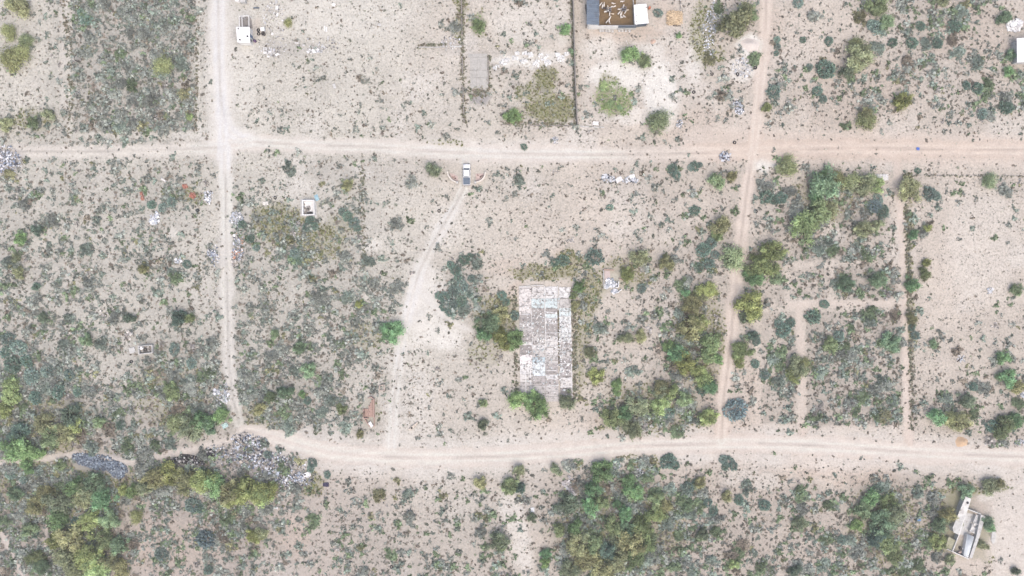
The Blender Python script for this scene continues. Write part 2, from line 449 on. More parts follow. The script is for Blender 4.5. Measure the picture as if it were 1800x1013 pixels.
def fast_mesh(name, V, nper, mat, col=None, colname='col', smooth=False):
    """V: (n*nper, 3) vertices of separate nper-gons"""
    n = len(V) // nper
    me = bpy.data.meshes.new(name)
    me.vertices.add(len(V)); me.vertices.foreach_set('co', np.ascontiguousarray(V, np.float32).ravel())
    me.loops.add(n * nper); me.loops.foreach_set('vertex_index', np.arange(n * nper, dtype=np.int32))
    me.polygons.add(n); me.polygons.foreach_set('loop_start', np.arange(0, n * nper, nper, dtype=np.int32))
    if col is not None:
        a = me.attributes.new(colname, 'FLOAT_COLOR', 'POINT')
        c4 = np.ones((len(V), 4), np.float32); c4[:, :3] = col
        a.data.foreach_set('color', c4.ravel())
    me.materials.append(mat)
    me.update(calc_edges=True)
    return me

# labels for plants: told apart by what they stand near
LANDMARKS = [('the white pickup', 820, 307), ('the goat pen', 1085, 30), ('the white hut', 429, 60), ('the grey slab floor', 842, 125), ('the long ruined floor', 957, 603),
 ('the white ruin', 1697, 930), ('the walled basin', 255, 615), ('the roofless cell', 543, 366), ('the red brick ruin', 650, 722), ('the lime mound', 1319, 80),
 ('the dark gravel heap', 178, 815), ('the trash dump', 460, 815), ('the left crossroads', 393, 260), ('the right crossroads', 1325, 265), ('the sand mound', 1690, 777),
 ('the white rubble room', 1075, 492), ('the brick scatter', 330, 338), ('the white-roofed shed', 1796, 88), ('the blue bag', 1613, 262), ('the lower right fork', 1268, 778),
 ('the leftmost trash heap', 15, 280), ('the fence corner', 1590, 309), ('the footpath end', 1597, 752), ('the lower left footpath bend', 86, 905), ('the black bag', 573, 852), ('the large blue cactus', 1295, 721),
 ('the shaggy round cactus', 1046, 452), ('the feathery roadside tree', 1157, 214), ('the toppled wall chunk', 725, 749)]
NUM = ['half a', 'one', 'two', 'three', 'four', 'five', 'six', 'seven', 'eight', 'nine', 'ten', 'eleven', 'twelve', 'thirteen', 'fourteen', 'fifteen', 'sixteen', 'seventeen']
DIRS = ['right of', 'above right of', 'above', 'above left of', 'left of', 'below left of', 'below', 'below right of']
def where(desc, u, v):
    """'<desc> three truck lengths above left of the walled basin', never used twice"""
    L = sorted(LANDMARKS, key=lambda l: math.hypot(u - l[1], v - l[2]))
    for nm, a, b in L:
        d = math.hypot(u - a, v - b)
        if d < 6: continue
        k = int(round(d * S / 5.6))
        if k >= len(NUM): continue
        ang = math.degrees(math.atan2(b - v, u - a)) % 360
        t = '%s %s truck length%s %s %s' % (desc, NUM[k], 's' if k > 1 else '', DIRS[int((ang + 22.5) // 45) % 8], nm)
        if t not in LABELS: return t
    return desc + ' standing far out in the scrub'
# ------------------------------------------------------------------ the ground, its roads and paths: one sheet, cut along the road edges
assert COVER.shape == (21, 36)
FLAT = [(908,498,1010,710),(1022,-80,1146,60),(408,18,450,86),(820,90,862,160),(1655,868,1740,990),(524,345,560,386),(237,602,272,627),(634,690,662,756),(780,285,860,326),(1780,58,1870,118),(1058,466,1092,524)]
_height0 = height
def height(u, v):
    h = _height0(u, v)
    for (a, b, c, d) in FLAT:
        q = np.maximum(np.maximum(a - u, u - c), np.maximum(b - v, v - d))
        h = h * sstep(0, 14, q)
    return h

def axis(lim, step, far):
    a = np.arange(-lim, lim + step * .5, step); o = []
    x = lim; s = step
    while x < far:
        s *= 1.35; x += s; o.append(x)
    o = np.array(o)
    return np.concatenate([-o[::-1], a, o])

gx = axis(146.0, 0.5, 1800.0); gy = axis(86.0, 0.5, 1800.0)
GX, GY = np.meshgrid(gx, gy)
U = GX / S + 900.0; V_ = 506.5 - GY / S
Uc = np.clip(U, -90, 1890); Vc = np.clip(V_, -70, 1083)
f = land(Uc, Vc)
# soil colour
su = sstep(500, 1250, Uc + (fbm(Uc, Vc, 200, 71, 3) - .5) * 500) * .8 + .2 * sstep(600, 900, Vc)
base = mixc(lin((224, 220, 209))[None, None, :], lin((225, 213, 200))[None, None, :], su)
base = mixc(base, lin((211, 198, 188))[None, None, :] * np.ones_like(base), sstep(640, 900, Vc) * (1 - sstep(450, 1000, Uc)) * .8)  # lower left: browner soil, plus lens vignetting painted in as darker colour
base = base * (0.89 + 0.22 * fbm(Uc, Vc, 55, 73, 4))[..., None]
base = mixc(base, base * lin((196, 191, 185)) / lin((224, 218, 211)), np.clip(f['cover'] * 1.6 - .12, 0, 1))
base = mixc(base, lin((240, 236, 229)), sstep(.52, .74, fbm(Uc, Vc, 95, 111, 5)) * .55 * (1 - np.clip(f['cover'] * 1.6, 0, 1)))
base = mixc(base, lin((220, 194, 174)), f['brown'] * .62)
base = mixc(base, lin((252, 249, 241)), f['lime'] * .95)
base = mixc(base, lin((154, 154, 118)), f['olive'] * .9)
base = mixc(base, lin((170, 167, 167)), f['grey'] * .85)
rc = mixc(lin((238, 234, 227))[None, None, :], lin((228, 212, 199))[None, None, :], f['tone'])
base = mixc(base, mixc(base, rc, np.full(base.shape[:2], .75)), f['shoulder'] * .6)
base = mixc(base, lin((222, 204, 188))[None, None, :] * np.ones_like(base), f['shoulder'] * sstep(1100, 1300, Uc) * (1 - sstep(300, 420, Vc)) * .6)
base = mixc(base, rc, f['road'] * .78)
base = mixc(base, np.minimum(base * 1.16, .86), f['rut'])
base = mixc(base, base * .78, f['mid'])
out_w = sstep(20, 110, np.maximum(np.maximum(-U, U - 1800), np.maximum(-V_, V_ - 1013)))
base = mixc(base, lin((214, 205, 196))[None, None, :] * (.86 + .28 * fbm(U, V_, 180, 117, 5))[..., None], out_w)
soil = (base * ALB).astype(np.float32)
litter = np.clip(0.75 - f['road'] * .75 - f['shoulder'] * .35 - f['lime'] * .35, 0, 1) * (0.5 + fbm(Uc, Vc, 70, 77, 3))
GZ = height(Uc, Vc) - 0.05 * f['rut'] + 0.02 * f['mid']
far_w = sstep(150, 400, np.maximum(np.abs(GX), np.abs(GY) * 1.5))
GZ = GZ * (1 - far_w)

ny, nx = GX.shape
idx = np.arange(ny * nx).reshape(ny, nx)
quads = np.stack([idx[:-1, :-1], idx[:-1, 1:], idx[1:, 1:], idx[1:, :-1]], -1).reshape(-1, 4)
frid = f['rid'][:-1, :-1].reshape(-1)
infr = (np.abs(GX[:-1, :-1]) < 144) & (np.abs(GY[:-1, :-1]) < 85)
frid = np.where(infr.reshape(-1), frid, -1)
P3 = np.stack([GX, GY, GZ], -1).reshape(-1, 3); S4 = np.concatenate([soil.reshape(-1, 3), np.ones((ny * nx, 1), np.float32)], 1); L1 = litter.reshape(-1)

def sheet(name, q):
    used, inv = np.unique(q.ravel(), return_inverse=True)
    me = bpy.data.meshes.new(name)
    me.vertices.add(len(used)); me.vertices.foreach_set('co', P3[used].astype(np.float32).ravel())
    me.loops.add(len(inv)); me.loops.foreach_set('vertex_index', inv.astype(np.int32).ravel())
    me.polygons.add(len(q)); me.polygons.foreach_set('loop_start', np.arange(0, len(q) * 4, 4, dtype=np.int32))
    me.polygons.foreach_set('use_smooth', np.ones(len(q), bool))
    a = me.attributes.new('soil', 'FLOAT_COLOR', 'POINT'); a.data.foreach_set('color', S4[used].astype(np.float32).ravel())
    a = me.attributes.new('litter', 'FLOAT', 'POINT'); a.data.foreach_set('value', L1[used].astype(np.float32).ravel())
    me.materials.append(M['soil']); me.update(calc_edges=True)
    o = bpy.data.objects.new(name, me); COL.objects.link(o); o['kind'] = 'structure'
    return o

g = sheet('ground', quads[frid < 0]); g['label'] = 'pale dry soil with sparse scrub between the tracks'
ROAD_LABELS = ['pale dirt road running down the left side past the white hut', 'long dirt road crossing the whole picture above the pickup', 'wide dirt road crossing the picture below the long ruined floor',
 'narrow reddish dirt road running down between tree rows', 'diagonal wheel track from the pickup down to the lower road', 'curved worn corner of the left crossroads', 'footpath running left from the trash dump past dark gravel', 'sandy footpath beside the fence line of the pale field',
 'short sandy footpath between scrub plots', 'pale footpath crossing between the scrub plots at right', 'short pale path curving right off the diagonal track', 'thin footpath winding through trees at the bottom left', 'footpath at the bottom left corner', 'faint footpath left of the dense scrub lot']
for i, r in enumerate(ROADS):
    q = quads[frid == i]
    if len(q):
        o = sheet(r[0], q); o['label'] = ROAD_LABELS[i]

# ------------------------------------------------------------------ buildings and ruins
def poly(pts, h=0.0): return [W(u, v, h) for u, v in pts]

# --- goat pen: dark roofed shed, white roofed shed, yard wall, yard floor
px, py = W(1042, 20)
shed = thing('animal_shed', 'long animal shed with blue-grey sheet roof on left of goat pen', 'shed', px, py, 0)
H = 2.5
MB().prism(poly([(1033.5,44),(1051,44),(1051,-60),(1033.5,-60)], H), 0, 2.3).build('wall', M['white'], shed)
vv = -60.0; k = 0
sheetmesh = None
while vv < 43.5:
    v1 = min(vv + 7.6, 44.2)
    mb = MB(); x0, y0 = W(1031, vv, H); x1, y1 = W(1053.3, v1, H)
    n = 8; P = []; F = []
    for j in range(n + 1):
        yy = y0 + (y1 - y0) * j / n + (0.04 if j == n else 0)
        zz = H - .06 + (.03 if j % 2 else 0) + k * .001
        P += [(x0, yy, zz + .35), (x1, yy, zz), (x0, yy, zz + .31), (x1, yy, zz - .04)]
    for j in range(n):
        a = j * 4; b = a + 4
        F += [(a, b, b + 1, a + 1), (a + 2, a + 3, b + 3, b + 2), (a, a + 2, b + 2, b), (a + 1, b + 1, b + 3, a + 3)]
    mb.add(P, F).build('roof_sheet', M['darksteel'], shed)
    vv = v1; k += 1
for (a, b) in ((1031.5, -60), (1031.5, 10), (1031.5, 44)):
    x, y = W(a, b, 2.3); MB().tube((x, y, 0), (x, y, 2.7), .07).build('post', M['wood'], shed)
x, y = W(1029.6, 18, 1); MB().prism(poly([(1028.4,8),(1031,8),(1031.5,26),(1030,24)], 1.2), 1.15, 1.2).build('side_shade_sheet', M['black'], shed)  # dark sheet added to stand for the shade along the shed's left side

px, py = W(1128, 25)
sh2 = thing('white_shed', 'small shed with flat white roof on right of goat pen', 'shed', px, py, 0)
R2 = [(1114,9),(1136,7),(1140,41),(1116,43.5)]
q = poly(R2, H)
MB().prism(q, H, H + .08).build('roof', M['whiteroof'], sh2)
inset = [(1115.5,10.5),(1135,9),(1138.5,39.5),(1117.5,41.5)]
qi = poly(inset, H)
w = MB(); w.wall(qi[0], qi[1], .15, 0, H - .02).wall(qi[1], qi[2], .15, 0, H - .02).wall(qi[3], qi[0], .15, 0, H - .02); w.build('wall', M['plasterg'], sh2)
MB().wall(qi[2], qi[3], .1, 0, 1.9).build('front_panel', M['darksteel'], sh2)
for c in q: MB().tube((c[0], c[1], 0), (c[0], c[1], H - .01), .06).build('post', M['steel'], sh2)
for (a, b) in ((1135.5, 14), (1118.5, 28.5), (1118.6, 38)):
    x, y = W(a, b, H); MB().box(x, y, H + .14, .3, .2, .12, .6).build('roof_stone', M['block'], sh2)

px, py = W(1085, 20)
yd = bpy.data.objects.new('yard_floor', MB().prism(poly([(1052,-70),(1118,-70),(1118,50.5),(1052,50.5)]), -.1, .03).mesh('yard_floor', M['manure'])); COL.objects.link(yd)
yd['kind'] = 'structure'; yd['label'] = 'brown trodden floor of the goat pen yard'
yw = thing('pen_wall', 'white and grey panel wall closing the goat pen at its lower side', 'wall', *W(1085, 51), 0)
def panel(u0, u1, h, mat, name='wall_panel', v=51.3, th=.12, z0=0.0):
    a, b = W(u0, v), W(u1, v); MB().wall(a, b, th, z0, h).build(name, mat, yw)
for a, b in ((1034,1044.6),(1044.8,1053),(1053.3,1063.8),(1064,1074.3),(1074.5,1084.8)): panel(a, b, 2.25, M['white'])
for a, b in ((1085,1095.3),(1095.5,1105.8),(1106,1116.8)): panel(a, b, 2.2, M['darksteel']); panel(a, b, .95, M['plasterg'], 'skirt_panel', 51.9, .1)
for a in (1053, 1074.4, 1085, 1106, 1117): x, y = W(a, 50.9); MB().tube((x, y, 0), (x, y, 2.45), .06).build('post', M['steel'], yw)
x0, y0 = W(1053, 50.9); x1, y1 = W(1117, 50.9); MB().tube((x0, y0, 2.42), (x1, y1, 2.42), .06).build('top_rail', M['steel'], yw)
fe = thing('pen_rail', 'thin white rail fence between dark-roofed shed and goat yard', 'fence', *W(1053, 10), 0)
for a, b in ((1050.5, 0), (1052, 13), (1053.5, 26.5)):
    x, y = W(a, b, 1.3); MB().tube((x, y, 0), (x, y, 1.35), .05).build('post', M['white'], fe)
for zz in (.5, .9, 1.3):
    x0, y0 = W(1050, -12, 1.3); x1, y1 = W(1053.6, 26.7, 1.3); MB().tube((x0, y0, zz), (x1, y1, zz), .05).build('rail', M['white'], fe)
fe = thing('pen_rail', 'thin grey rail fence between goat yard and white-roofed shed', 'fence', *W(1115, 0), 0)
for a, b in ((1112.5, -20), (1113, -6), (1114, 8)):
    x, y = W(a, b, 1.3); MB().tube((x, y, 0), (x, y, 1.35), .05).build('post', M['plasterg'], fe)
for zz in (.5, .9, 1.3):
    x0, y0 = W(1112.5, -20, 1.3); x1, y1 = W(1114, 8, 1.3); MB().tube((x0, y0, zz), (x1, y1, zz), .05).build('rail', M['plasterg'], fe)

# feed buckets standing along the wall
BK = ['first', 'second', 'third', 'fourth', 'fifth', 'sixth', 'seventh', 'eighth', 'ninth']
for i, (u, v) in enumerate([(1055.5,54.3),(1060,53.8),(1066,53.8),(1071,54),(1076.5,54.6),(1088.5,53.6),(1094,53.8),(1100,53.8),(1106.5,53.9)]):
    x, y = W(u, v); t = thing('feed_trough', 'pale feed trough against pen wall, %s from its left end' % BK[i], 'trough', x, y, group='feed troughs along the pen wall')
    z = t.location.z
    mb = MB(); a = .28; b = .42
    mb.box(x, y, z + .06, 2 * a, 2 * b, .08)
    for sx in (-1, 1): mb.box(x + sx * (a - .03), y, z + .25, .06, 2 * b, .46)
    for sy in (-1, 1): mb.box(x, y + sy * (b - .03), z + .245, 2 * a - .1, .06, .46)
    mb.build('tub', M['white'], t)
    for sy in (-1, 1): MB().box(x, y + sy * .3, z + .01, .5, .08, .06).build('foot', M['wood'], t)

# feeders in the yard
def feeder(u, v, label):
    x, y = W(u, v, .8); t = thing('hay_feeder', label, 'feeder', x, y, .03)
    for sx in (-1, 1):
        for sy in (-1, 1): MB().tube((x + sx * .55, y + sy * .5, .03), (x + sx * .55, y + sy * .5, 1.0), .05).build('leg', M['steel'], t)
    for sy in (-1, 0, 1): MB().box(x, y + sy * .5, .95, 1.25, .1, .1).build('rail', M['steel'], t)
    for sx in (-1, 1): MB().box(x + sx * .58, y, .84, .08, 1.1, .1).build('end_rail', M['steel'], t)
    MB().box(x, y, .5, 1.0, .9, .25, 0, .9).build('tray', M['darkwood'], t)
feeder(1070.5, 17.3, 'square grey hay feeder on left side of goat yard'); feeder(1097, 16, 'square grey hay feeder on right side of goat yard')

# goats: one body grown once, then copied
def goat_mesh():
    sk = [((0,-.42,.62),.17,-1), ((0,-.1,.6),.20,0), ((0,.25,.62),.19,1), ((0,.42,.72),.13,2), ((0,.62,.92),.085,3), ((0,.72,.98),.085,4), ((0,.9,.88),.045,5)]
    legs = [(0, -.13, -.42, 1), (0, .13, -.42, 1), (2, -.12, .3, 0), (2, .12, .3, 0)]
    for root, x, y, hind in legs:
        b = len(sk)
        if hind: sk += [((x, y + .05, .42), .09, root), ((x, y - .1, .26), .045, b), ((x, y - .05, .03), .035, b + 1)]
        else: sk += [((x, y, .42), .07, root), ((x, y + .01, .22), .042, b), ((x, y, .03), .035, b + 1)]
    sk += [((0, -.6, .72), .03, 0), ((-.13, .66, .96), .03, 5), ((.13, .66, .96), .03, 5), ((-.05, .6, 1.12), .022, 5), ((.05, .6, 1.12), .022, 5)]
    me = bpy.data.meshes.new('goat_skeleton'); me.from_pydata([s[0] for s in sk], [(i, s[2]) for i, s in enumerate(sk) if s[2] >= 0], [])
    o = bpy.data.objects.new('goat_skeleton', me); COL.objects.link(o)
    md = o.modifiers.new('skin', 'SKIN')
    for i, s in enumerate(sk):
        d = me.skin_vertices[0].data[i]; d.radius = (s[1], s[1]); d.use_root = (i == 1)
    sb = o.modifiers.new('sub', 'SUBSURF'); sb.levels = 1; sb.render_levels = 1
    dg = bpy.context.evaluated_depsgraph_get()
    r = bpy.data.meshes.new_from_object(o.evaluated_get(dg)); r.name = 'goat'
    bpy.data.objects.remove(o); bpy.data.meshes.remove(me)
    r.materials.clear(); r.materials.append(M['objpaint'])
    r.polygons.foreach_set('use_smooth', [True] * len(r.polygons))
    return r
gm = goat_mesh()
GOATS = [(265,125,50,0,'white goat nearest the dark-roofed shed, top left of yard'),(320,185,82,0,'white goat standing flank to flank beside another, above left feeder'),(368,145,85,0,'white goat beside its twin, upper left of left feeder'),
 (640,90,-18,0,'white goat in upper middle of the yard, pointing right and down'),(905,35,0,0,'white goat at top of yard above right feeder'),(950,170,-108,0,'white goat feeding from above at right feeder'),
 (825,265,0,0,'white goat feeding at left side of right feeder'),(815,380,50,0,'white goat below left of right feeder, headed for it'),(893,385,75,0,'white goat feeding from below at right feeder'),
 (868,455,100,0,'white goat in ring of three below right feeder, left one'),(905,505,15,0,'white goat in ring of three below right feeder, bottom one'),(967,470,-45,0,'white goat in ring of three below right feeder, right one'),
 (1055,295,205,0,'cream goat feeding at right side of right feeder'),(1010,345,240,0,'white goat at lower right corner of right feeder'),(680,182,205,0,'white goat between the two feeders, upper one'),
 (585,205,215,0,'white goat at upper right corner of left feeder'),(485,205,-85,0,'cream goat feeding from above at left feeder'),(425,335,10,1,'chubby white goat at lower left corner of left feeder'),
 (537,415,88,0,'white goat feeding from below at left feeder'),(630,405,180,0,'small cream goat lower right of left feeder'),(535,550,60,0,'white goat on top of the lower group of three'),
 (455,640,55,0,'white goat on left of the lower group of three'),(525,640,-75,0,'white goat on right of the lower group of three'),(405,240,-20,2,'dark brown goat upper left of left feeder'),(365,245,20,2,'dark grey goat farthest left of left feeder')]
for (X, Y, a, kind, lab) in GOATS:
    x, y = W(1040 + X / 16.89, Y / 16.89, .7)
    o = bpy.data.objects.new('goat', gm); COL.objects.link(o)
    s = random.uniform(.72, .86) * (.85 if 'small' in lab else 1)
    o.location = (x, y, .02); o.rotation_euler.z = math.radians(a - 90); o.scale = (s * (1.35 if kind == 1 else 1.08), s, s)
    o.color = (C(250,244,236,.5) if kind < 2 else C(84,76,74)) if 'cream' not in lab else C(244,228,206,.5)
    tag(o, lab, 'goat', 'goats in the pen')

# barrel, stalk heap, stone edging beside the pen
x, y = W(1142.3, 12.8, .9); t = thing('orange_barrel', 'orange plastic barrel beside white-roofed shed of goat pen', 'barrel', x, y)
MB().lathe(x, y, [(.01,0.02),(.3,.02),(.36,.25),(.36,.7),(.3,.92),(.27,.92),(.27,.86),(.01,.86)]).build('drum', plain('orange_plastic', C(232,140,96), .6, .1, 3), t, True)
MB().torus(x, y, .93, .29, .03).build('rim', M['steel'], t)
def stalk_heap(u0, u1, v0, v1, n):
    P = np.zeros((n, 4, 3)); cols = np.zeros((n, 4, 3))
    for i in range(n):
        a = random.uniform(0, 1); b = random.uniform(0, 1)
        x, y = W(u0 + a * (u1 - u0), v0 + b * (v1 - v0)); z = .1 + .55 * (1 - abs(2 * a - 1) ** 3) * (1 - abs(2 * b - 1) ** 3) * random.uniform(.7, 1.1)
        t = random.gauss(0, .5); L = random.uniform(.3, .8); w = random.uniform(.03, .07)
        d = Vector((math.cos(t), math.sin(t), random.gauss(0, .15))) * L; s = Vector((-math.sin(t), math.cos(t), random.gauss(0, .5))) * w
        c = Vector((x, y, z + gz(x, y)))
        P[i] = [c - d - s, c + d - s, c + d + s, c - d + s]; cols[i] = lin((216,194,164)) * random.uniform(.4, .75)
    return P.reshape(-1, 3), cols.reshape(-1, 3)
Vh, Ch = stalk_heap(1175, 1196, 21, 43, 1500)
sh = bpy.data.objects.new('stalk_heap', fast_mesh('stalk_heap', Vh, 4, M['bits'], Ch)); COL.objects.link(sh)
tag(sh, 'square heap of dry tan stalks right of the goat pen', 'heap', kind='stuff')
ROCK = []
for s in range(4):
    bm = bmesh.new(); bmesh.ops.create_icosphere(bm, subdivisions=1, radius=1)
    r = random.Random(s)
    for v in bm.verts: v.co *= r.uniform(.75, 1.15); v.co.z *= .7
    me = bpy.data.meshes.new('stone'); bm.to_mesh(me); bm.free(); me.materials.append(M['objpaint']); ROCK.append(me)
sw = thing('stone_edging', 'line of loose stones edging the yard right of the goat pen', 'edging', *W(1197, 20))
def stone(u, v, r, parent, col=(196,190,184)):
    x, y = W(u, v); o = bpy.data.objects.new('stone', random.choice(ROCK)); COL.objects.link(o)
    o.parent = parent; o.location = Vector((x, y, gz(x, y) + r * .35)) - wloc(parent); o.scale = (r, r * random.uniform(.7, 1.1), r); o.rotation_euler.z = random.uniform(0, 6.3)
    k = random.uniform(.8, 1.15); o.color = C(*[min(255, c * k) for c in col])
for i in range(26): stone(1196.5 + random.gauss(0, .5), -10 + i * 2.2, random.uniform(.17, .27), sw)
for i in range(6): stone(1184 + i * 2.3, 45.8 + random.gauss(0, .4), random.uniform(.16, .24), sw, (130,126,122))

# --- white hut with open frame, top left
hx, hy = W(430, 62)
hut = thing('white_hut', 'small flat-roofed white hut beside the left road', 'hut', hx, hy, 0)
Hh = 2.3
rp = [(415.2,47.8),(438.8,47.8),(439.6,75.6),(417.2,74.6)]
q = poly(rp, Hh)
MB().prism(poly([(415.9,48.5),(438.3,48.5),(439,75),(417.8,74)], Hh), 0, Hh - .01).build('wall', M['white'], hut)
MB().prism(q, Hh, Hh + .12).build('roof', M['whiteroof'], hut, bevel=.03)
for (a, b) in ((435.8, 64.8), (422.7, 71)):
    x, y = W(a, b, Hh); MB().lathe(x, y, [(.17,Hh+.12),(.17,Hh+.5),(.2,Hh+.5),(.2,Hh+.56),(.01,Hh+.58)], 10).build('vent_pipe', M['black'], hut, True)
x, y = W(419.5, 51, Hh); MB().box(x, y, Hh + .17, .45, .4, .1, .2).build('roof_hatch', M['steel'], hut)
a, b = W(438.4, 59, Hh), W(438.6, 64, Hh); dr = MB().wall((a[0] + .03, a[1]), (b[0] + .03, b[1]), .06, .1, 2.0).build('door', plain('blue_door', C(110,140,175), .6), hut); MB().box(b[0] + .1, b[1] + .12, 1.05, .08, .1, .06).build('handle', M['steel'], dr)
a, b = W(438.6, 67, Hh), W(438.8, 71, Hh); wd = MB().wall((a[0] + .03, a[1]), (b[0] + .03, b[1]), .05, 1.0, 1.7).build('window', M['black'], hut); MB().wall((a[0] + .05, a[1] + .05), (b[0] + .05, b[1] - .05), .07, .94, 1.0).build('sill', M['concrete'], wd)
fr = thing('carport_frame', 'open white pole frame attached above the white hut', 'frame', *W(432, 38), 0)
zz = 2.2
for (a, b, c, d) in ((425.3,27,425.8,47.6),(437.4,27,437.7,47.6),(420.3,28.8,438.5,27.5),(420.5,28.8,421,47.6)):
    x0, y0 = W(a, b, zz); x1, y1 = W(c, d, zz); MB().wall((x0, y0), (x1, y1), .16, zz - .08 + .0, zz + .06).build('beam', M['white'], fr)
for (a, b) in ((420.5,28.8),(425.3,27.5),(437.4,27.5)): x, y = W(a, b, zz); MB().tube((x, y, 0), (x, y, zz - .09), .07).build('post', M['white'], fr)
fl = MB().prism(poly([(421,30),(441,30),(444.5,50),(423,50)]), -.05, .05); fl.build('floor', M['block'], fr)
t = tag(MB().prism(poly([(421,-8),(430,-8),(430.5,3.6),(421.5,3.2)], 1.5), 0, 1.5).prism(poly([(420.5,-9),(430.8,-9),(431,4),(421,3.8)], 1.6), 1.52, 1.62).build('grey_shed', M['plasterg']), 'pale grey-green box shed at top edge above the white hut', 'shed')
t = tag(MB().prism(poly([(412,-8),(420,-8),(420,3),(413,2)], 1.0), 0, 1.0).build('white_block_stack', M['white']), 'white block stack at top edge beside the pale shed', 'block')
x, y = W(451, 14.5); tag(MB().box(x, y, gz(x, y) + .12, 1.5, .32, .22, .0).box(x, y, gz(x, y) + .25, 1.3, .2, .06).build('dark_plank', M['darksteel']), 'dark blue-grey plank lying above right of white hut', 'plank')
x, y = W(461, 51, 1.0); t = thing('water_tank', 'small white square water tank right of white hut', 'tank', x, y)
MB().box(x, y, t.location.z + .55, 1.0, .9, 1.05, .1).build('body', M['whiteroof'], t, bevel=.08); MB().lathe(x, y, [(.2,t.location.z+1.08),(.2,t.location.z+1.16),(.01,t.location.z+1.16)], 10).build('lid', M['white'], t)
x, y = W(462.5, 59, .8); t = thing('dark_bin', 'dark grey bin below the white water tank', 'bin', x, y); z = t.location.z
MB().lathe(x, y, [(.01,z+.02),(.42,z+.02),(.52,z+.8),(.56,z+.82),(.5,z+.82),(.45,z+.3),(.01,z+.3)]).build('tub', M['darkwood'], t, True); MB().torus(x, y, z + .83, .53, .04).build('rim', M['block'], t)
x, y = W(447, 71.5, .8); t = thing('purple_barrel', 'purple barrel against right wall of white hut', 'barrel', x, y); z = t.location.z
MB().lathe(x, y, [(.01,z),(.3,z),(.35,z+.25),(.35,z+.6),(.3,z+.85),(.01,z+.85)]).build('drum', plain('purple_plastic', C(116,84,130), .6), t, True); MB().torus(x, y, z + .85, .28, .03).build('rim', M['black'], t)

# --- tyres lying about
TY = [(454.5,53.5,'discarded tyre right of the white hut, upper of two'),(455,60,'discarded tyre right of the white hut, lower of two'),(1251,131,'tyre below the limy strip, left of two in a row'),(1296,131,'tyre on pale ground below the lime mound, left of the road tyre'),
 (1327,120,'tyre beside the reddish road below the lime mound'),(1219.6,162.5,'tyre on bare sand right of the limy drive'),(1291,251,'tyre just above the right crossroads'),(348,370,'tyre beside faint line left of left road'),
 (231,636,'tyre below left of the walled basin'),(264,636,'tyre below right of the walled basin'),(772,371,'tyre in dry scrub left of the diagonal track'),(484,348,'tyre left of the roofless cell'),(688,997,'tyre near bottom edge among low shrubs'),(1329,372,'tyre right of the reddish road'),(199,789,'tyre above the dark gravel heap')]
tyre_me = MB().torus(0, 0, .13, .34, .13).mesh('tyre', M['black']); tyre_me.polygons.foreach_set('use_smooth', [True] * len(tyre_me.polygons))
def tyre(u, v, lab, z=None):
    x, y = W(u, v); o = bpy.data.objects.new('discarded_tyre', tyre_me); COL.objects.link(o); o.location = (x, y, gz(x, y) if z is None else z); o.rotation_euler = (random.gauss(0, .08), random.gauss(0, .08), 0)
    tag(o, lab, 'tyre', 'discarded tyres')
for a in TY: tyre(*a)
for i in range(9):
    tyre(336 + random.gauss(0, 9), 806 + random.gauss(0, 4), 'charred tyre in the black heap left of the trash dump')

# --- grey slab floor
sl = thing('slab_floor', 'grey cracked concrete slab floor of a vanished house', 'slab', *W(842, 126), 0)
for (a, b, c, d) in ((823.5,95,840,101),(840.2,95,856.2,101),(826,101.3,839,124),(839.3,101.3,856.8,124),(826.5,124.3,838,137),(838.3,124.3,857.3,137),(827,137.3,837.5,156),(837.8,137.3,858,156)):
    mb = MB().prism(poly([(a + random.uniform(-.3,.3), b),(c, b),(c, d),(a, d + random.uniform(-.4,.4))]), -.1, .14 + random.uniform(-.015, .03))
    mb.build('floor_panel', M['concrete'], sl).color = (1, 1, 1, 1)
mb = MB().wall(W(835, 121), W(835.3, 136.5), .15, .1, .3); mb.build('wall_stub', M['plasterg'], sl)
mb = MB().wall(W(857.8, 101), W(859, 149), .25, -.05, .26); mb.build('edge_beam', M['block'], sl)

# --- block walls between the upper lots: courses of blocks as parts
def block_wall(name, label, pts, h, mat, px_len=6.0, gap=.1, th=.2, jag=.35):
    c = pts[len(pts) // 2]; t = thing(name, label, 'wall', *W(*c))
    for (u0, v0), (u1, v1) in zip(pts[:-1], pts[1:]):
        L = math.hypot(u1 - u0, v1 - v0); n = max(1, int(L / px_len))
        for i in range(n):
            if random.random() < gap: continue
            a = (u0 + (u1 - u0) * i / n, v0 + (v1 - v0) * i / n); b = (u0 + (u1 - u0) * (i + .985) / n, v0 + (v1 - v0) * (i + .985) / n)
            A, B = W(*a), W(*b); z = gz(*A); hh = h * random.uniform(1 - jag, 1)
            MB().wall(A, B, th, z - .2, z + hh).build('wall_section', mat, t)
    return t
block_wall('boundary_wall', 'tall dark block wall right of the olive grass lot', [(1006.5,-20),(1009,80),(1011,150),(1014.5,221)], 1.6, M['block'], 11, .0, .28, .12)
block_wall('boundary_wall', 'low broken block wall left of the grey slab floor', [(811,-20),(812.5,70),(813,130),(816,216)], .7, M['block'], 7, .3, .3, .5)
block_wall('boundary_wall', 'low foundation of blocks along the lower edge of limy yard', [(1019,221),(1022,223),(1075,224.5)], .25, M['plasterg'], 6, .35, .25, .5)
block_wall('foundation_line', 'long low concrete foundation line left of broken block wall', [(736,83.5),(765,84),(783,83)], .3, M['concrete'], 7, .05, .35, .3)
block_wall('foundation_line', 'short white foundation corner touching broken block wall', [(791,76),(791.5,82.5),(812,83)], .35, M['plasterg'], 6, .0, .28, .2)
block_wall('foundation_line', 'small grey block grid at end of the foundation line', [(784,84.5),(784.5,91)], .3, M['concrete'], 4, .0, .35, .2)
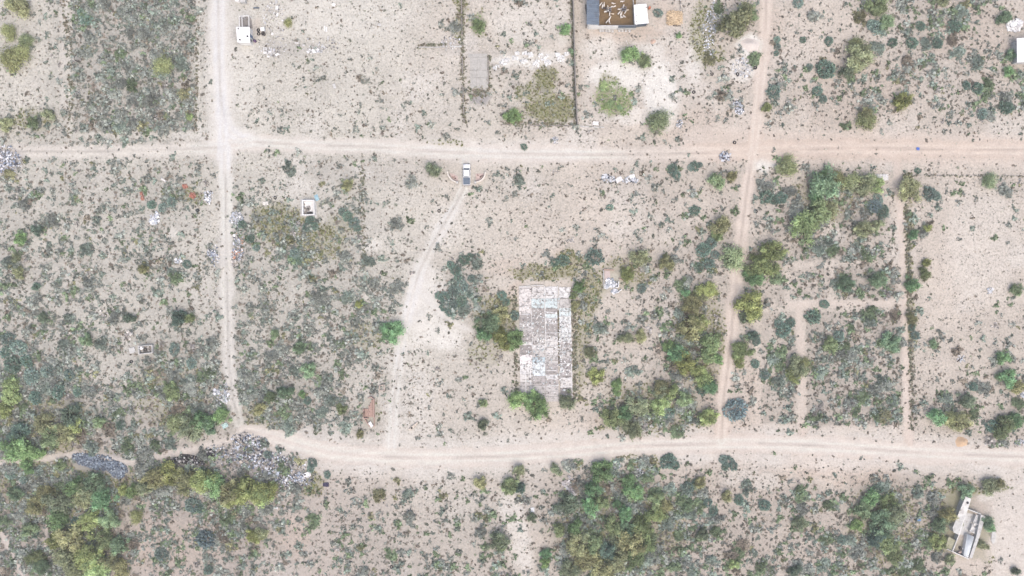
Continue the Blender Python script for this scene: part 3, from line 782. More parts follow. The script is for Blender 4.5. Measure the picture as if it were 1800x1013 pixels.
block_wall('foundation_line', 'low block line at lower edge of the olive grass lot', [(882,219),(930,220.5),(1010,221.5)], .2, M['block'], 8, .45, .25, .5)

# --- broken slabs strewn right of the white hut
SLABS = [(466,86,7,6,.1),(466,93,6,4,.0),(475,91,5,5,.3),(482,93,5,4,.6),(487,96,6,4,-.5),(472,100,4,3,.2),(486,4,4,9,.1),(487,14,5,7,.0),(488,26,4,5,.2),(544,88,5,4,.4),(552,89,7,5,.5),(559,88,5,4,.2),(569,82,9,4,.65),(574,52,3,9,.0),(571,50,2,8,.05),(577,68,4,8,.1),(587,9,6,5,.6),(479,60,4,4,.3),(588,152,5,9,-.3),(534,80,4,2,.1),(522,76,7,1.5,.05),(667,44,6,5,.1),(541,92,5,3,.9)]
for i, (u, v, a, b, r) in enumerate(SLABS):
    x, y = W(u, v); z = gz(x, y)
    o = MB().box(x, y, z + .08, a * S, b * S, .2, -r, .96).build('concrete_slab_piece', M['white'] if i % 3 else M['plasterg'])
    o.rotation_euler = (random.gauss(0, .06), random.gauss(0, .06), 0)
    tag(o, where('broken pale slab', u, v), 'slab', 'broken slabs in the upper lot')

# --- curved entrance walls and the pickup
def arc(pts, label, floor_pts, label_floor, v_h=.95):
    t = thing('entrance_wall', label, 'wall', *W(*pts[len(pts) // 2]), 0)
    Q = [W(u, v, v_h) for u, v in pts]
    # smooth the arc
    R = []
    for i in range(len(Q) - 1):
        for k in range(4):
            s = k / 4; p0 = Q[max(i - 1, 0)]; p1 = Q[i]; p2 = Q[i + 1]; p3 = Q[min(i + 2, len(Q) - 1)]
            R.append(tuple(.5 * (2 * p1[j] + (p2[j] - p0[j]) * s + (2 * p0[j] - 5 * p1[j] + 4 * p2[j] - p3[j]) * s * s + (3 * p1[j] - p0[j] - 3 * p2[j] + p3[j]) * s ** 3) for j in (0, 1)))
    R.append(Q[-1])
    th = .17
    left, right = [], []
    for i, p in enumerate(R):
        a = R[max(i - 1, 0)]; b = R[min(i + 1, len(R) - 1)]; d = math.hypot(b[0] - a[0], b[1] - a[1]); nx_, ny_ = -(b[1] - a[1]) / d, (b[0] - a[0]) / d
        left.append((p[0] + nx_ * th, p[1] + ny_ * th)); right.append((p[0] - nx_ * th, p[1] - ny_ * th))
    ring = left + right[::-1]
    n = len(ring); m = len(left); P = [(x, y, -.1) for x, y in ring] + [(x, y, v_h) for x, y in ring]; F = []
    for i in range(m - 1):
        F.append((n + i, n + i + 1, n + n - 2 - i, n + n - 1 - i))
    for i in range(n): j = (i + 1) % n; F.append((i, j, n + j, n + i))
    MB().add(P, F).build('curved_wall', plain('cream_plaster', C(240,232,220,.44), .85, .06, 2), t)
    x, y = R[-1]; MB().box(x, y, .55, .45, .45, 1.2).build('pillar', M['plasterg'], t)
    MB().prism(poly(floor_pts), -.08, .12).build('planter_bed', M['pink'], t)
    for i in range(7):
        a = random.choice(floor_pts); c = (sum(p[0] for p in floor_pts) / len(floor_pts), sum(p[1] for p in floor_pts) / len(floor_pts)); s = random.uniform(0, .6)
        x, y = W(c[0] + (a[0] - c[0]) * s + random.gauss(0, .5), c[1] + (a[1] - c[1]) * s + random.gauss(0, .5))
        o = MB().box(x, y, .17, .38, .2, .1, random.uniform(0, 3)).build('brick', M['brick'], t)
arc([(786.3,301.5),(787.5,307),(790.5,312.5),(795.5,317.5),(803.8,321)], 'cream curved entrance wall left of the white pickup', [(790.5,305),(797,306),(804,310),(805,318),(800,318),(795.5,315),(792,310)], '')
arc([(853,302.5),(852.3,308),(849.5,313.5),(844,318),(835.5,321)], 'cream curved entrance wall right of the white pickup', [(836,305.5),(850.5,305.5),(850,309),(847,314),(842,317.5),(837,319)], '')

def pickup():
    cx, cy = W(820.3, 306.8, .9)
    t = thing('pickup_truck', 'white double-cab pickup with blue-grey bed cover parked between curved walls', 'pickup', cx, cy, 0)
    paint = plain('white_car_paint', C(255,255,255,.55), .3, .02, 1, spec=.5)
    dark = plain('tinted_glass', C(96,116,130,.5), .12, .05, 1, spec=.6); bedm = plain('bed_cover_vinyl', C(118,132,148,.42), .7, .1, 3, stain=C(104,116,130,.4), stain_amt=.5, stain_scale=1.2)
    def loft(st, closed=True):
        P = []; F = []
        for (y, hw, z0, z1, tw) in st:
            P += [(cx - hw, cy + y, z0), (cx - hw, cy + y, (z0 + z1) / 2), (cx - tw, cy + y, z1), (cx + tw, cy + y, z1), (cx + hw, cy + y, (z0 + z1) / 2), (cx + hw, cy + y, z0)]
        n = 6
        for i in range(len(st) - 1):
            for j in range(n): F.append((i * n + j, (i + 1) * n + j, (i + 1) * n + (j + 1) % n, i * n + (j + 1) % n))
        F.append(tuple(range(n))[::-1][::-1]); F.append(tuple(range((len(st) - 1) * n, len(st) * n))[::-1])
        return MB().add(P, F)
    loft([(2.78,.62,.45,.72,.55),(2.7,.82,.36,.9,.72),(2.45,.93,.34,1.0,.82),(1.9,.96,.34,1.08,.86),(1.6,.97,.34,1.12,.9),(.5,.97,.34,1.1,.95),(-.72,.97,.34,1.1,.95)]).build('body', paint, t, True)
    loft([(-.75,.97,.4,1.08,.96),(-2.6,.97,.42,1.08,.96),(-2.76,.94,.45,1.06,.93)]).build('bed', paint, t)
    c = MB()
    P = [(-.82,1.62,1.1),(.82,1.62,1.1),(.92,-.72,1.1),(-.92,-.72,1.1),(-.7,.98,1.74),(.7,.98,1.74),(.74,-.6,1.76),(-.74,-.6,1.76)]
    c.add([(cx + a, cy + b, d) for a, b, d in P], [(4,5,6,7),(0,1,5,4),(1,2,6,5),(2,3,7,6),(3,0,4,7)]); c.build('cab', paint, t)
    def pane(name, pts): MB().add([(cx + a, cy + b, d) for a, b, d in pts], [(0,1,2,3)]).build(name, dark, t)
    pane('windshield', [(-.76,1.62,1.14),(.76,1.62,1.14),(.66,1.04,1.72),(-.66,1.04,1.72)])
    pane('rear_window', [(.72,-.735,1.2),(-.72,-.735,1.2),(-.64,-.63,1.68),(.64,-.63,1.68)])
    for s in (-1, 1):
        pts = [(s*.855,1.3,1.16),(s*.93,-.55,1.16),(s*.775,-.5,1.68),(s*.735,.95,1.66)]
        if s > 0: pts = pts[::-1]
        pane('side_window', pts)
    mb = MB()
    n = 9
    P = []; F = []
    for j in range(n + 1):
        y = -.82 - j * (1.88 / n); z = 1.12 + (.03 if j % 2 else 0)
        P += [(cx - .9, cy + y, z), (cx + .9, cy + y, z), (cx - .9, cy + y, 1.06), (cx + .9, cy + y, 1.06)]
    for j in range(n):
        a = j * 4; b = a + 4; F += [(a, b, b + 1, a + 1), (a, a + 2, b + 2, b), (a + 1, b + 1, b + 3, a + 3)]
    F += [(0, 1, 3, 2), (n * 4, n * 4 + 2, n * 4 + 3, n * 4 + 1)]
    mb.add(P, F).build('bed_cover', bedm, t)
    for sx in (-1, 1):
        for y in (1.85, -1.7):
            w = MB(); w.torus(0, 0, 0, .27, .11)
            w.v = [(cx + sx * .9 + p[2], cy + y + p[0], .38 + p[1]) for p in w.v]; wh = w.build('wheel', M['black'], t, True)
            MB().tube((cx + sx * .82, cy + y, .38), (cx + sx * 1.0, cy + y, .38), .2, .2, 12).build('rim', M['steel'], wh)
        MB().box(cx + sx * 1.06, cy + 1.3, 1.18, .2, .12, .16).build('mirror', M['black'], t)
        MB().box(cx + sx * .68, cy + 2.66, .8, .26, .16, .16).build('headlight', M['steel'], t)
        MB().box(cx + sx * .88, cy - 2.77, .85, .12, .06, .3).build('tail_light', plain('red_lens', C(170,40,36)), t)
    MB().box(cx, cy + 2.8, .5, 1.5, .14, .2).build('front_bumper', M['black'], t); MB().box(cx, cy - 2.84, .52, 1.6, .16, .18).build('rear_bumper', M['steel'], t)
pickup()

# --- roofless white cell
c0 = thing('roofless_cell', 'small roofless white block cell on a plinth in the olive patch', 'ruin', *W(543, 366), 0)
MB().prism(poly([(528.5,350.5),(554,350),(557.5,363),(557.2,383.5),(551,381),(528.2,380.5)]), -.1, .1).build('plinth', M['plasterg'], c0)
MB().prism(poly([(532.5,353.5),(550.8,353.5),(551,376.5),(532.5,376.5)]), .1, .22).build('floor', M['white'], c0)
hc = 1.1
K = [W(531.6, 352.6, hc), W(551.6, 352.4, hc), W(552, 377.6, hc), W(532, 378, hc)]
for i in range(4): a, b = K[i], K[(i + 1) % 4]; MB().wall(a, b, .26 if i % 2 else .255, .02, hc + (.02 if i % 2 else 0)).build('wall', M['white'], c0)
for (u, v, a, b) in ((541,369,1.1,.9),(543,366,.9,1.0),(538,374,.8,.7),(535,360,.5,.5),(536.5,366,.4,.6)): x, y = W(u, v); MB().box(x, y, .35, a, b, .3, random.random(), .8).build('debris_block', M['block'], c0)
for (u, v, a, b) in ((544.5,374.5,1.2,.5),(547.5,374.2,.7,.6)): x, y = W(u, v); MB().box(x, y, .36, a, b, .3, .1, .7).build('charred_block', M['darkwood'], c0)
def cloth(u, v, w, h, col, label, name='plastic_sheet', cat='sheet', seed=1, z0=.08, rz=0.0):
    """a crumpled sheet draped on the ground"""
    x0, y0 = W(u, v); n = 9; P = []; F = []; r = random.Random(seed)
    for j in range(n + 1):
        for i in range(n + 1):
            a = (i / n - .5) * w * (1 + r.uniform(-.15, .15)); b = (j / n - .5) * h * (1 + r.uniform(-.15, .15))
            x = x0 + a * math.cos(rz) - b * math.sin(rz); y = y0 + a * math.sin(rz) + b * math.cos(rz)
            P.append((x, y, gz(x, y) + z0 + r.uniform(0, .16)))
    for j in range(n):
        for i in range(n): F.append((j * (n + 1) + i, j * (n + 1) + i + 1, (j + 1) * (n + 1) + i + 1, (j + 1) * (n + 1) + i))
    # thin underside
    N = len(P); P += [(x, y, z - .03) for x, y, z in P]; F += [tuple(N + i for i in f_[::-1]) for f_ in F[:]]
    o = MB().add(P, F).build(name, M['objpaint']); o.color = C(*col, .5)
    return tag(o, label, cat)
cloth(557, 348, 1.0, 1.5, (176,210,222), 'light blue tarpaulin scrap at upper right corner of roofless cell', 'tarpaulin', 'tarpaulin', 3, rz=.4)
cloth(467, 358, 1.5, .9, (236,232,226), 'white sheet scrap left of the olive patch by the roofless cell', seed=4)
cloth(396, 748, 1.6, 1.2, (190,216,214), 'pale teal board scrap below bright green tree at left road end', seed=5, rz=.5)
cloth(1125, 843, 1.3, .8, (240,242,240), 'white board scrap among trees below the lower road', seed=6)
cloth(1615, 913, 1.0, .9, (130,170,220), 'light blue bag in scrub left of the white ruin', 'plastic_bag', 'bag', seed=7)
cloth(1613.5, 262, .8, .7, (90,130,220), 'small bright blue bag on the long upper road', 'plastic_bag', 'bag', seed=8)
cloth(573, 852, 1.5, 1.1, (70,66,92), 'black bag right of the trash dump', 'plastic_bag', 'bag', seed=9)
cloth(1088, 316, 1.8, 1.2, (246,244,242), 'white sheet in litter right of the pickup, left of two', seed=10, rz=.5)
cloth(1112, 314, 1.4, 2.0, (244,244,244), 'white sheet in litter right of the pickup, right of two', seed=11, rz=.2)
cloth(936, 896, 1.0, 1.2, (238,240,240), 'white bag with black bin liner at bottom centre', 'plastic_bag', 'bag', seed=12)
cloth(1047, 217, 1.6, 1.0, (245,243,240), 'white sheet at lower left of the limy yard', seed=13)
cloth(485, 893, 1.2, .6, (240,238,236), 'white scrap below the trash dump trees', seed=14)
cloth(540, 835, 1.9, 1.4, (250,246,244), 'large white sheet at right end of trash dump', seed=15, rz=.4)
cloth(288, 317, 1.6, .5, (240,238,234), 'narrow white board above the brick scatter', seed=16, rz=-.6)
cloth(1550, 312, 3.4, 1.6, (226,224,222), 'pale rubble sheet right of the olive tree by upper road', seed=17)

# --- walled basin with round tank
b0 = thing('walled_basin', 'low walled concrete basin holding a round tank and tyre', 'basin', *W(255, 615), 0)
hb = .9
K = [W(242.6, 609.2, hb), W(267, 606.9, hb), W(267.4, 620.4, hb), W(244.2, 622.8, hb)]
for i in range(4): MB().wall(K[i], K[(i + 1) % 4], .22 if i % 2 else .215, -.05, hb + (.01 if i % 2 else 0)).build('wall', M['plasterg'], b0)
MB().prism(K, -.1, .06).build('floor', M['block'], b0)
x, y = W(248.2, 612.5, .7); MB().lathe(x, y, [(.45,.06),(.45,.75),(.38,.85),(.2,.86),(.2,.8),(.01,.8)], 16).build('round_tank', M['white'], b0, True)
for (u, v, a, b) in ((251.5,617.5,.6,.5),(261,610,.7,.5),(262.5,616,.5,.5)): x, y = W(u, v); MB().box(x, y, .2, a, b, .3, random.random(), .8).build('rubble_block', M['concrete'], b0)
tyre(256, 614.6, 'tyre lying inside the walled basin', .12)
tag(MB().prism(poly([(226,612),(236,610),(239,619),(229,622)]), -.05, .15).build('rubble_pad', M['plasterg']), 'pale rubble pad left of the walled basin', 'rubble')

# --- red brick ruin
r0 = thing('brick_ruin', 'red brick ruin with broken walls and a white tilted slab', 'ruin', *W(649, 722), 0)
for i in range(12):
    for j in range(4):
        u = 648.3 + j * 2.4; v = 703 + i * 2.5
        if (i < 2 and j < 2) or (i < 4 and j == 0): continue
        MB().prism(poly([(u, v),(u + 2.3, v),(u + 2.3, v + 2.4),(u, v + 2.4)]), -.05, .3 + random.uniform(-.05, .09)).build('paving_brick', M['brick'], r0)
for i in range(6):
    for j in range(3):
        u = 640.5 + j * 2.5; v = 718.5 + i * 2.5
        MB().prism(poly([(u, v),(u + 2.4, v),(u + 2.4, v + 2.4),(u, v + 2.4)]), -.05, .2 + random.uniform(-.05, .08)).build('paving_brick', M['brick'], r0)
for (a, b, h) in (((653,697),(658,701),.9),((658,701),(658.3,733),.9),((640.2,718),(640.4,734),1.1),((640.4,734.8),(648,735),.7),((641,735.5),(651,750),.5),((658.4,733.5),(658,750),.4),((647,700),(653,697),.4)):
    MB().wall(W(*a), W(*b), .2, -.05, h).build('wall', M['brick'], r0)
MB().prism(poly([(646.3,744.5),(651.2,740.8),(656.2,748.5),(652.5,752.3)], .4), .2, .4).build('fallen_slab', M['white'], r0)
MB().box(*W(640.7, 727), .6, .08, 1.6, 1.0).build('door_opening', M['black'], r0)
t = thing('toppled_wall', 'toppled beige wall chunk right of the red brick ruin', 'rubble', *W(726, 749))
for (u, v, a, b) in ((722,754,1.0,.55),(726,750,1.1,.7),(730,746.5,.9,.6),(733,743.5,.7,.5),(724,752,.6,.6)): x, y = W(u, v); MB().box(x, y, t.location.z + .2, a, b, .4, .65 + random.gauss(0, .1), .85).build('wall_chunk', plain('beige_plaster', C(236,222,206), .9), t)
t = thing('block_frame', 'small square frame of blocks above the red brick ruin', 'frame', *W(671, 682))
z = t.location.z
for (a, b) in (((667,677.5),(676,677)),((676,677),(676,686.5)),((676,686.5),(667,686.8)),((667,686.8),(667,677.5))): MB().wall(W(*a), W(*b), .2, z - .1, z + .3).build('curb', plain('pale_brick', C(220,202,190), .9), t)

# --- long ruined floor
hl = thing('ruined_floor', 'long peeling painted floor of a vanished hall', 'floor', *W(957, 603), 0)
edges = [912, 933.6, 956.5, 979.0, 982.5, 1003]
cols_ = [(912, 933.3), (933.8, 956.3), (956.8, 979), (982.3, 1003)]
def floor_col(c, v):
    r = random.random()
    if c == 0 and v < 546: return (230, 224, 220)
    if 524 < v < 547 and c < 3: return (214, 226, 226)
    if (c == 2 and 548 < v < 560) or (c == 3 and 540 < v < 556): return (218, 228, 228)
    if c == 0 and 617 < v < 634: return (250, 244, 242)
    if c == 1 and 624 < v < 634: return (198, 214, 220)
    if c == 1 and 628 < v < 668: return (230, 238, 240)
    if v > 675: return (204, 199, 196) if c < 3 else (166, 160, 160)
    if c == 3 and 545 < v < 600: return (232, 234, 232)
    if 546 < v < 590 and c < 3: return (176, 170, 166) if r < .6 else (204, 200, 198)
    return [(222, 218, 214), (190, 184, 181), (168, 162, 160), (232, 230, 228), (204, 200, 196)][int(r * 5)]
for c, (a, b) in enumerate(cols_):
    v = 503.0 + (1 if c in (1, 2) else 2)
    while v < 705:
        d = random.choice([7, 9, 11, 14, 17]); v1 = min(v + d, 706)
        if 705 - v1 < 4: v1 = 706
        sk = (v - 503) / 202 * 3
        if not (c == 0 and v > 684) :
            mb = MB().prism(poly([(a + sk, v + .12),(b + sk, v + .12),(b + sk + .2, v1 - .12),(a + sk + .2, v1 - .12)]), -.15, .16 + random.uniform(-.05, .05))
            o = mb.build('floor_panel', M['oldfloor'], hl); o.color = C(*floor_col(c, (v + v1) / 2), .51)
        v = v1
def stub(u0, v0, u1, v1, h=.32, th=.16, mat='white'):
    MB().wall(W(u0, v0), W(u1, v1), th, .0, h).build('wall_stub', M[mat], hl)
for (u0, v0, u1, v1) in ((934.5,546,935.5,606),(957.2,503,958.6,590),(980.3,503,981,545),(913.2,570,934.5,569.5),(917,553,932,553),(957,548,979,551),(958.6,592,959,610),(982.8,557,1003.5,557),(983.5,639,1004,638.5),(916.5,605,935,604.5),(924,640,924.5,690),(932,640,932.5,676),
   (961,651,978,651),(961,664,978,667),(962,679,982,677),(985,665,1004.5,664.5),(985,680,1005,679),(987,700,1003,699),(1004.6,640,1005.8,699),(912.2,504,933,503.4),(934,502.6,956,502),(982,522,1001,521.5),(984,603,1004,602.5),(983.5,571,1003.6,569)): stub(u0, v0, u1, v1, random.uniform(.22, .34), random.uniform(.12, .2))
for k in range(34):
    c_ = cols_[k % 4]; v_ = 508 + k * 5.7; sk_ = (v_ - 503) / 202 * 3; j_ = random.uniform(0, 8)
    if not (c_[0] == 912 and v_ > 682): stub(c_[0] + sk_ + j_, v_, c_[1] + sk_ - random.uniform(0, 6), v_ + random.uniform(-.3, .3), random.uniform(.2, .27), .13, 'block')
MB().prism(poly([(979.4,541),(982,541),(983.8,640),(981.6,640)]), -.1, .05).build('soil_strip', plain('crack_soil', C(150,134,112), .95), hl)
MB().prism(poly([(958.9,647),(961,647),(962,690),(959.8,690)]), -.1, .05).build('soil_strip', plain('crack_soil_light', C(168,148,126), .95), hl)

def chunks(pts, sizes, cols, flat=.6, seed=0):
    """many small angular pieces: vertices of separate quads and colours"""
    r = np.random.default_rng(seed); n = len(pts)
    cube = np.array([[-1,-1,-1],[1,-1,-1],[1,1,-1],[-1,1,-1],[-1,-1,1],[1,-1,1],[1,1,1],[-1,1,1]], float) * .5
    fi = [(4,5,6,7),(0,1,5,4),(1,2,6,5),(2,3,7,6),(3,0,4,7)]
    B = cube[None] * (sizes[:, None] * r.uniform(.5, 1.3, (n, 3)) * np.array([1, 1, flat]))[:, None, :] * (1 + r.uniform(-.25, .25, (n, 8, 3)))
    a, b = r.uniform(0, 6.28, n), r.normal(0, .35, n)
    ca, sa, cb, sb_ = np.cos(a), np.sin(a), np.cos(b), np.sin(b)
    Rm = np.zeros((n, 3, 3)); Rm[:, 0, 0] = ca; Rm[:, 0, 1] = -sa * cb; Rm[:, 0, 2] = sa * sb_; Rm[:, 1, 0] = sa; Rm[:, 1, 1] = ca * cb; Rm[:, 1, 2] = -ca * sb_; Rm[:, 2, 1] = sb_; Rm[:, 2, 2] = cb
    B = np.einsum('nij,nkj->nki', Rm, B) + pts[:, None, :]
    Q = np.stack([B[:, list(k)] for k in fi], 1).reshape(-1, 3)
    Cc = np.repeat(cols, 20, 0)
    return Q, Cc
def heap(name, label, cat, ellipses, n, pal, smin, smax, flat=.6, zlift=.0, seed=0, parent=None, region=None, alb=.52):
    """a heap nobody could count: one object of stuff"""
    r = np.random.default_rng(seed + 500); P = []
    while len(P) < n:
        cu, cv, a, b, rot = ellipses[r.integers(len(ellipses))]
        q = r.uniform(0, 1) ** .6; t = r.uniform(0, 6.283); x = a * q * math.cos(t); y = b * q * math.sin(t)
        u = cu + x * math.cos(rot) - y * math.sin(rot); v = cv + x * math.sin(rot) + y * math.cos(rot)
        X, Y = W(u, v); P.append((X, Y, 1 - q))
    P = np.array(P); hz = height(P[:, 0] / S + 900, 506.5 - P[:, 1] / S)
    sz = r.uniform(smin, smax, n) * r.uniform(.6, 1.2, n)
    pts = np.stack([P[:, 0], P[:, 1], hz + zlift * P[:, 2] * r.uniform(.3, 1, n) + sz * .2], 1)
    pal = np.array([lin(c) for c in pal]) * alb
    cols = pal[r.integers(len(pal), size=n)] * r.uniform(.85, 1.1, (n, 1))
    Q, Cc = chunks(pts, sz, cols, flat, seed)
    me = fast_mesh(name, Q if parent is None else Q - np.array(wloc(parent)), 4, M['bits'], Cc)
    o = bpy.data.objects.new(name, me); COL.objects.link(o)
    if parent is not None: o.parent = parent; o['kind'] = 'stuff'; return o
    return tag(o, label, cat, kind='stuff')
WT = [(244,244,244),(222,224,230),(200,206,214),(170,176,182)]
TR = [(244,246,250),(226,230,238),(230,232,238),(190,198,212),(150,162,182),(120,126,140),(92,94,104),(190,184,178),(164,158,154),(140,146,152)]
o = heap('floor_rubble', '', '', [(935,590,22,85,0),(968,600,24,95,0),(993,620,12,80,0)], 1100, [(236,234,230),(190,184,180),(150,144,142),(250,250,248),(214,222,222)], .1, .42, .25, .0, 3, parent=hl)
o.location.z += .2

heap('trash_pile', 'grey and white trash dump spread where the left road ends', 'trash', [(440,800,30,22,.2),(470,812,34,20,.2),(500,835,40,16,.35),(455,780,16,14,0),(530,840,24,12,.2),(395,798,36,20,.1),(480,845,34,16,.3),(430,772,24,12,0),(500,812,40,14,.3)], 1700, TR + [(90,92,102)], .1, .42, .5, .35, 11, alb=.5)
heap('dump_boards', 'larger boards and sacks lying in the trash dump', 'trash', [(440,800,34,24,.2),(490,830,44,16,.3)], 80, [(236,238,242),(204,212,222),(130,140,158),(90,90,100),(200,190,180)], .3, .75, .22, .25, 41, alb=.46)
heap('trash_pile', 'mixed pale trash heap at left edge below scrub', 'trash', [(12,270,18,16,0),(20,285,20,18,0),(8,290,14,14,0)], 500, TR, .12, .5, .5, .4, 12, alb=.52)
heap('black_trash', 'charred black trash heap left of the dump', 'trash', [(325,807,24,7,-.15),(372,797,8,7,0),(345,812,20,5,0)], 260, [(50,50,54),(70,68,74),(90,88,92),(200,198,196)], .2, .6, .6, .4, 13)
heap('dumped_gravel', 'long heap of dark blue-grey dumped gravel beside the lower left footpath', 'gravel', [(150,806,24,9,.15),(178,813,30,14,.16),(205,823,20,12,.2),(208,832,12,9,0),(160,812,26,10,.16)], 2600, [(116,126,140),(130,142,156),(100,108,120),(150,162,174),(186,196,204),(124,132,142)], .14, .46, .6, .25, 14, alb=.5)
heap('lime_rubble', 'white lime rubble band above the olive grass lot', 'rubble', [(872,119,6,4,-.4),(884,111,8,5,-.4),(893,106,6,4,0),(905,103,5,4,0),(921,108,6,4,0),(909,94,4,3,0),(922,94,5,3,0),(932,97,5,4,.2),(943,112,7,6,0),(956,100,9,7,0),(962,110,5,5,0),(986,104,7,6,0),(980,96,4,3,0),(996,95,4,3,0)], 620, [(246,246,246),(236,236,234),(222,222,220)], .15, .55, .35, .15, 15, alb=.54)
heap('white_rubble', 'white rubble heap above the white-roofed shed at right edge', 'rubble', [(1781,46,13,10,0),(1790,42,8,6,0)], 260, [(252,252,252),(240,240,240),(214,212,212)], .25, .8, .5, .4, 16, alb=.56)
heap('brick_rubble', 'red brick rubble pile left of the brick scatter', 'rubble', [(249,343,4,7,0),(250,349,3,4,0)], 70, [(214,146,128),(208,156,140),(200,136,120)], .15, .4, .6, .3, 17, alb=.42)
heap('brick_rubble', 'upper red brick pile of the brick scatter', 'rubble', [(325,328,5,4,0)], 60, [(214,146,128),(208,156,140),(200,136,120)], .15, .4, .6, .3, 18, alb=.42)
heap('brick_rubble', 'lower red brick pile of the brick scatter', 'rubble', [(339,344,5,6,-.5)], 80, [(214,146,128),(208,156,140),(200,136,120)], .15, .4, .6, .3, 19, alb=.42)
heap('white_litter', 'white litter heap below the left red brick pile', 'trash', [(273,383,10,10,0),(270,390,7,6,0)], 170, WT, .15, .55, .4, .2, 20, alb=.56)
heap('white_litter', 'white litter beside green bush at brick scatter', 'trash', [(366,344,8,9,.4),(367,353,4,6,0)], 120, WT + [(90,90,96)], .15, .5, .4, .2, 21, alb=.56)
heap('white_litter', 'pale litter right of left road beside the olive patch', 'trash', [(416,386,12,14,0)], 190, WT + [(150,156,166)], .15, .45, .4, .2, 22)
heap('mixed_litter', 'orange and white litter right of left road', 'trash', [(420,430,10,26,0),(416,450,10,14,0)], 210, WT + [(210,160,134),(150,156,170),(120,120,130)], .15, .45, .4, .2, 23)
heap('mixed_litter', 'bluish litter left of left road', 'trash', [(378,450,8,20,0),(372,445,8,8,0)], 150, WT + [(150,160,180),(130,134,146)], .15, .45, .4, .2, 24)
heap('white_litter', 'small white litter heap in scrub left of the left road', 'trash', [(314,458,7,5,0)], 70, WT, .15, .45, .4, .2, 25)
heap('white_litter', 'grey-white litter heap just above the right crossroads', 'trash', [(1275,276,10,9,0)], 210, TR, .12, .45, .5, .3, 26)
heap('white_litter', 'white litter heap left of the reddish road', 'trash', [(1296,184,11,9,.7),(1300,196,8,6,0)], 190, WT + [(90,92,100)], .12, .45, .5, .3, 27)
heap('white_litter', 'pale litter in grey bush right of the goat pen', 'trash', [(1195,218,6,8,0)], 60, WT + [(80,80,86)], .12, .4, .5, .2, 28)
heap('pale_rubble', 'pale rubble strip along limy strip below the lime mound', 'rubble', [(1245,60,10,40,0),(1255,30,8,30,0),(1305,120,18,18,0)], 500, WT + [(180,180,182)], .1, .4, .5, .15, 29)
heap('white_litter', 'white litter in scrub right of the pickup', 'trash', [(1075,316,16,6,0),(1108,318,14,7,0),(1065,312,10,6,0)], 200, WT + [(90,92,100)], .12, .5, .5, .2, 30)
heap('dead_branches', 'bleached broken boards at bottom centre below lower road', 'boards', [(1003,850,14,14,0),(1010,860,10,10,0)], 150, [(226,222,220),(206,200,198),(180,174,172)], .12, .8, .25, .15, 31)
heap('white_litter', 'white litter between trees below the lower road', 'trash', [(1122,832,12,8,-.4),(1084,818,7,6,0)], 110, WT + [(90,92,100)], .12, .5, .5, .2, 32)
heap('white_litter', 'white litter where the left road narrows at its end', 'trash', [(392,700,12,12,0),(380,690,8,6,0),(397,690,5,20,0)], 190, WT, .12, .5, .4, .2, 33)
heap('pale_litter', 'pale litter cluster above the olive grass lot below upper road', 'trash', [(976,247,7,7,0)], 70, WT + [(150,152,160)], .1, .35, .5, .1, 34)
heap('lime_chips', 'white chips scattered over the limy yard below goat pen', 'rubble', [(1100,130,60,60,0),(1160,150,25,60,0)], 520, [(250,250,248),(232,228,222),(206,200,194)], .06, .2, .5, .0, 35)
heap('grey_blocks', 'grey rubble right of the white hut', 'rubble', [(480,70,40,24,0),(560,80,40,14,0),(795,75,20,14,0),(480,30,20,26,0),(478,92,16,7,.2),(556,88,18,6,-.3)], 650, [(240,242,244),(214,214,216),(188,186,184),(150,148,148)], .08, .42, .5, .0, 36)
heap('white_litter', 'white litter at lower right edge of picture', 'trash', [(1793,778,9,6,0),(1797,694,4,4,0)], 80, WT, .12, .5, .5, .1, 37)
heap('pale_rubble', 'pale rubble in pale field beside a dark bar', 'rubble', [(1688,632,10,8,0),(1740,512,6,6,0)], 70, WT, .12, .45, .4, .1, 38)
x, y = W(1686, 633); tag(MB().box(x, y, gz(x, y) + .12, 1.5, .16, .16, .7).box(x + .1, y + .2, gz(x, y) + .1, 1.2, .12, .12, .8).build('dark_bar', M['darkwood']), 'dark bar lying in the pale field at right', 'bar')
for (u, v, a, lab) in ((333,90,-.9,'dark fallen post at upper right edge of dense scrub lot'),(334,142,-.6,'dark fallen post at middle right edge of dense scrub lot'),(271,207,-.3,'dark fallen post near lower edge of dense scrub lot'),(138,109,-.4,'dark fallen post at left edge of dense scrub lot'),(332,43,-.5,'dark fallen post near top right of dense scrub lot')):
    x, y = W(u, v); z = gz(x, y) + .35
    d = Vector((math.cos(a), math.sin(a), .1)) * .6; c = Vector((x, y, z)); n_ = Vector((-math.sin(a), math.cos(a), 0)) * .25
    tag(MB().tube(c - d, c + d, .13, .1, 8).tube(c, c + n_ + Vector((0, 0, .1)), .06, .03, 5).build('fallen_post', M['darkwood']), lab, 'post', 'fallen posts around the dense scrub lot')

# --- white rubble room
rr = thing('rubble_room', 'broken white room outline with rubble right of the round cactus', 'ruin', *W(1075, 492), 0)
for (a, b, h, m) in (((1061,474),(1079,475),.5,'brick'),((1060.5,475),(1061.5,508),.6,'plasterg'),((1086.8,495),(1086.5,505),.9,'white'),((1082,505),(1086.5,505.3),.6,'white'),((1085,515),(1092.5,509),.5,'white'),((1088,490),(1093,492),.5,'brick')):
    MB().wall(W(*a), W(*b), .22, -.05, h).build('wall_stub', M[m], rr)
MB().prism(poly([(1062.5,476),(1072,476),(1073,490),(1062.5,492)]), -.1, .08).build('floor', plain('pink_floor', C(220,204,200), .9), rr)
heap('white_rubble', '', '', [(1071,494,8,5,0),(1076,499,9,6,0),(1066,504,4,4,0),(1080,512,6,4,0)], 260, WT, .15, .6, .4, .3, 40, parent=rr, alb=.56)

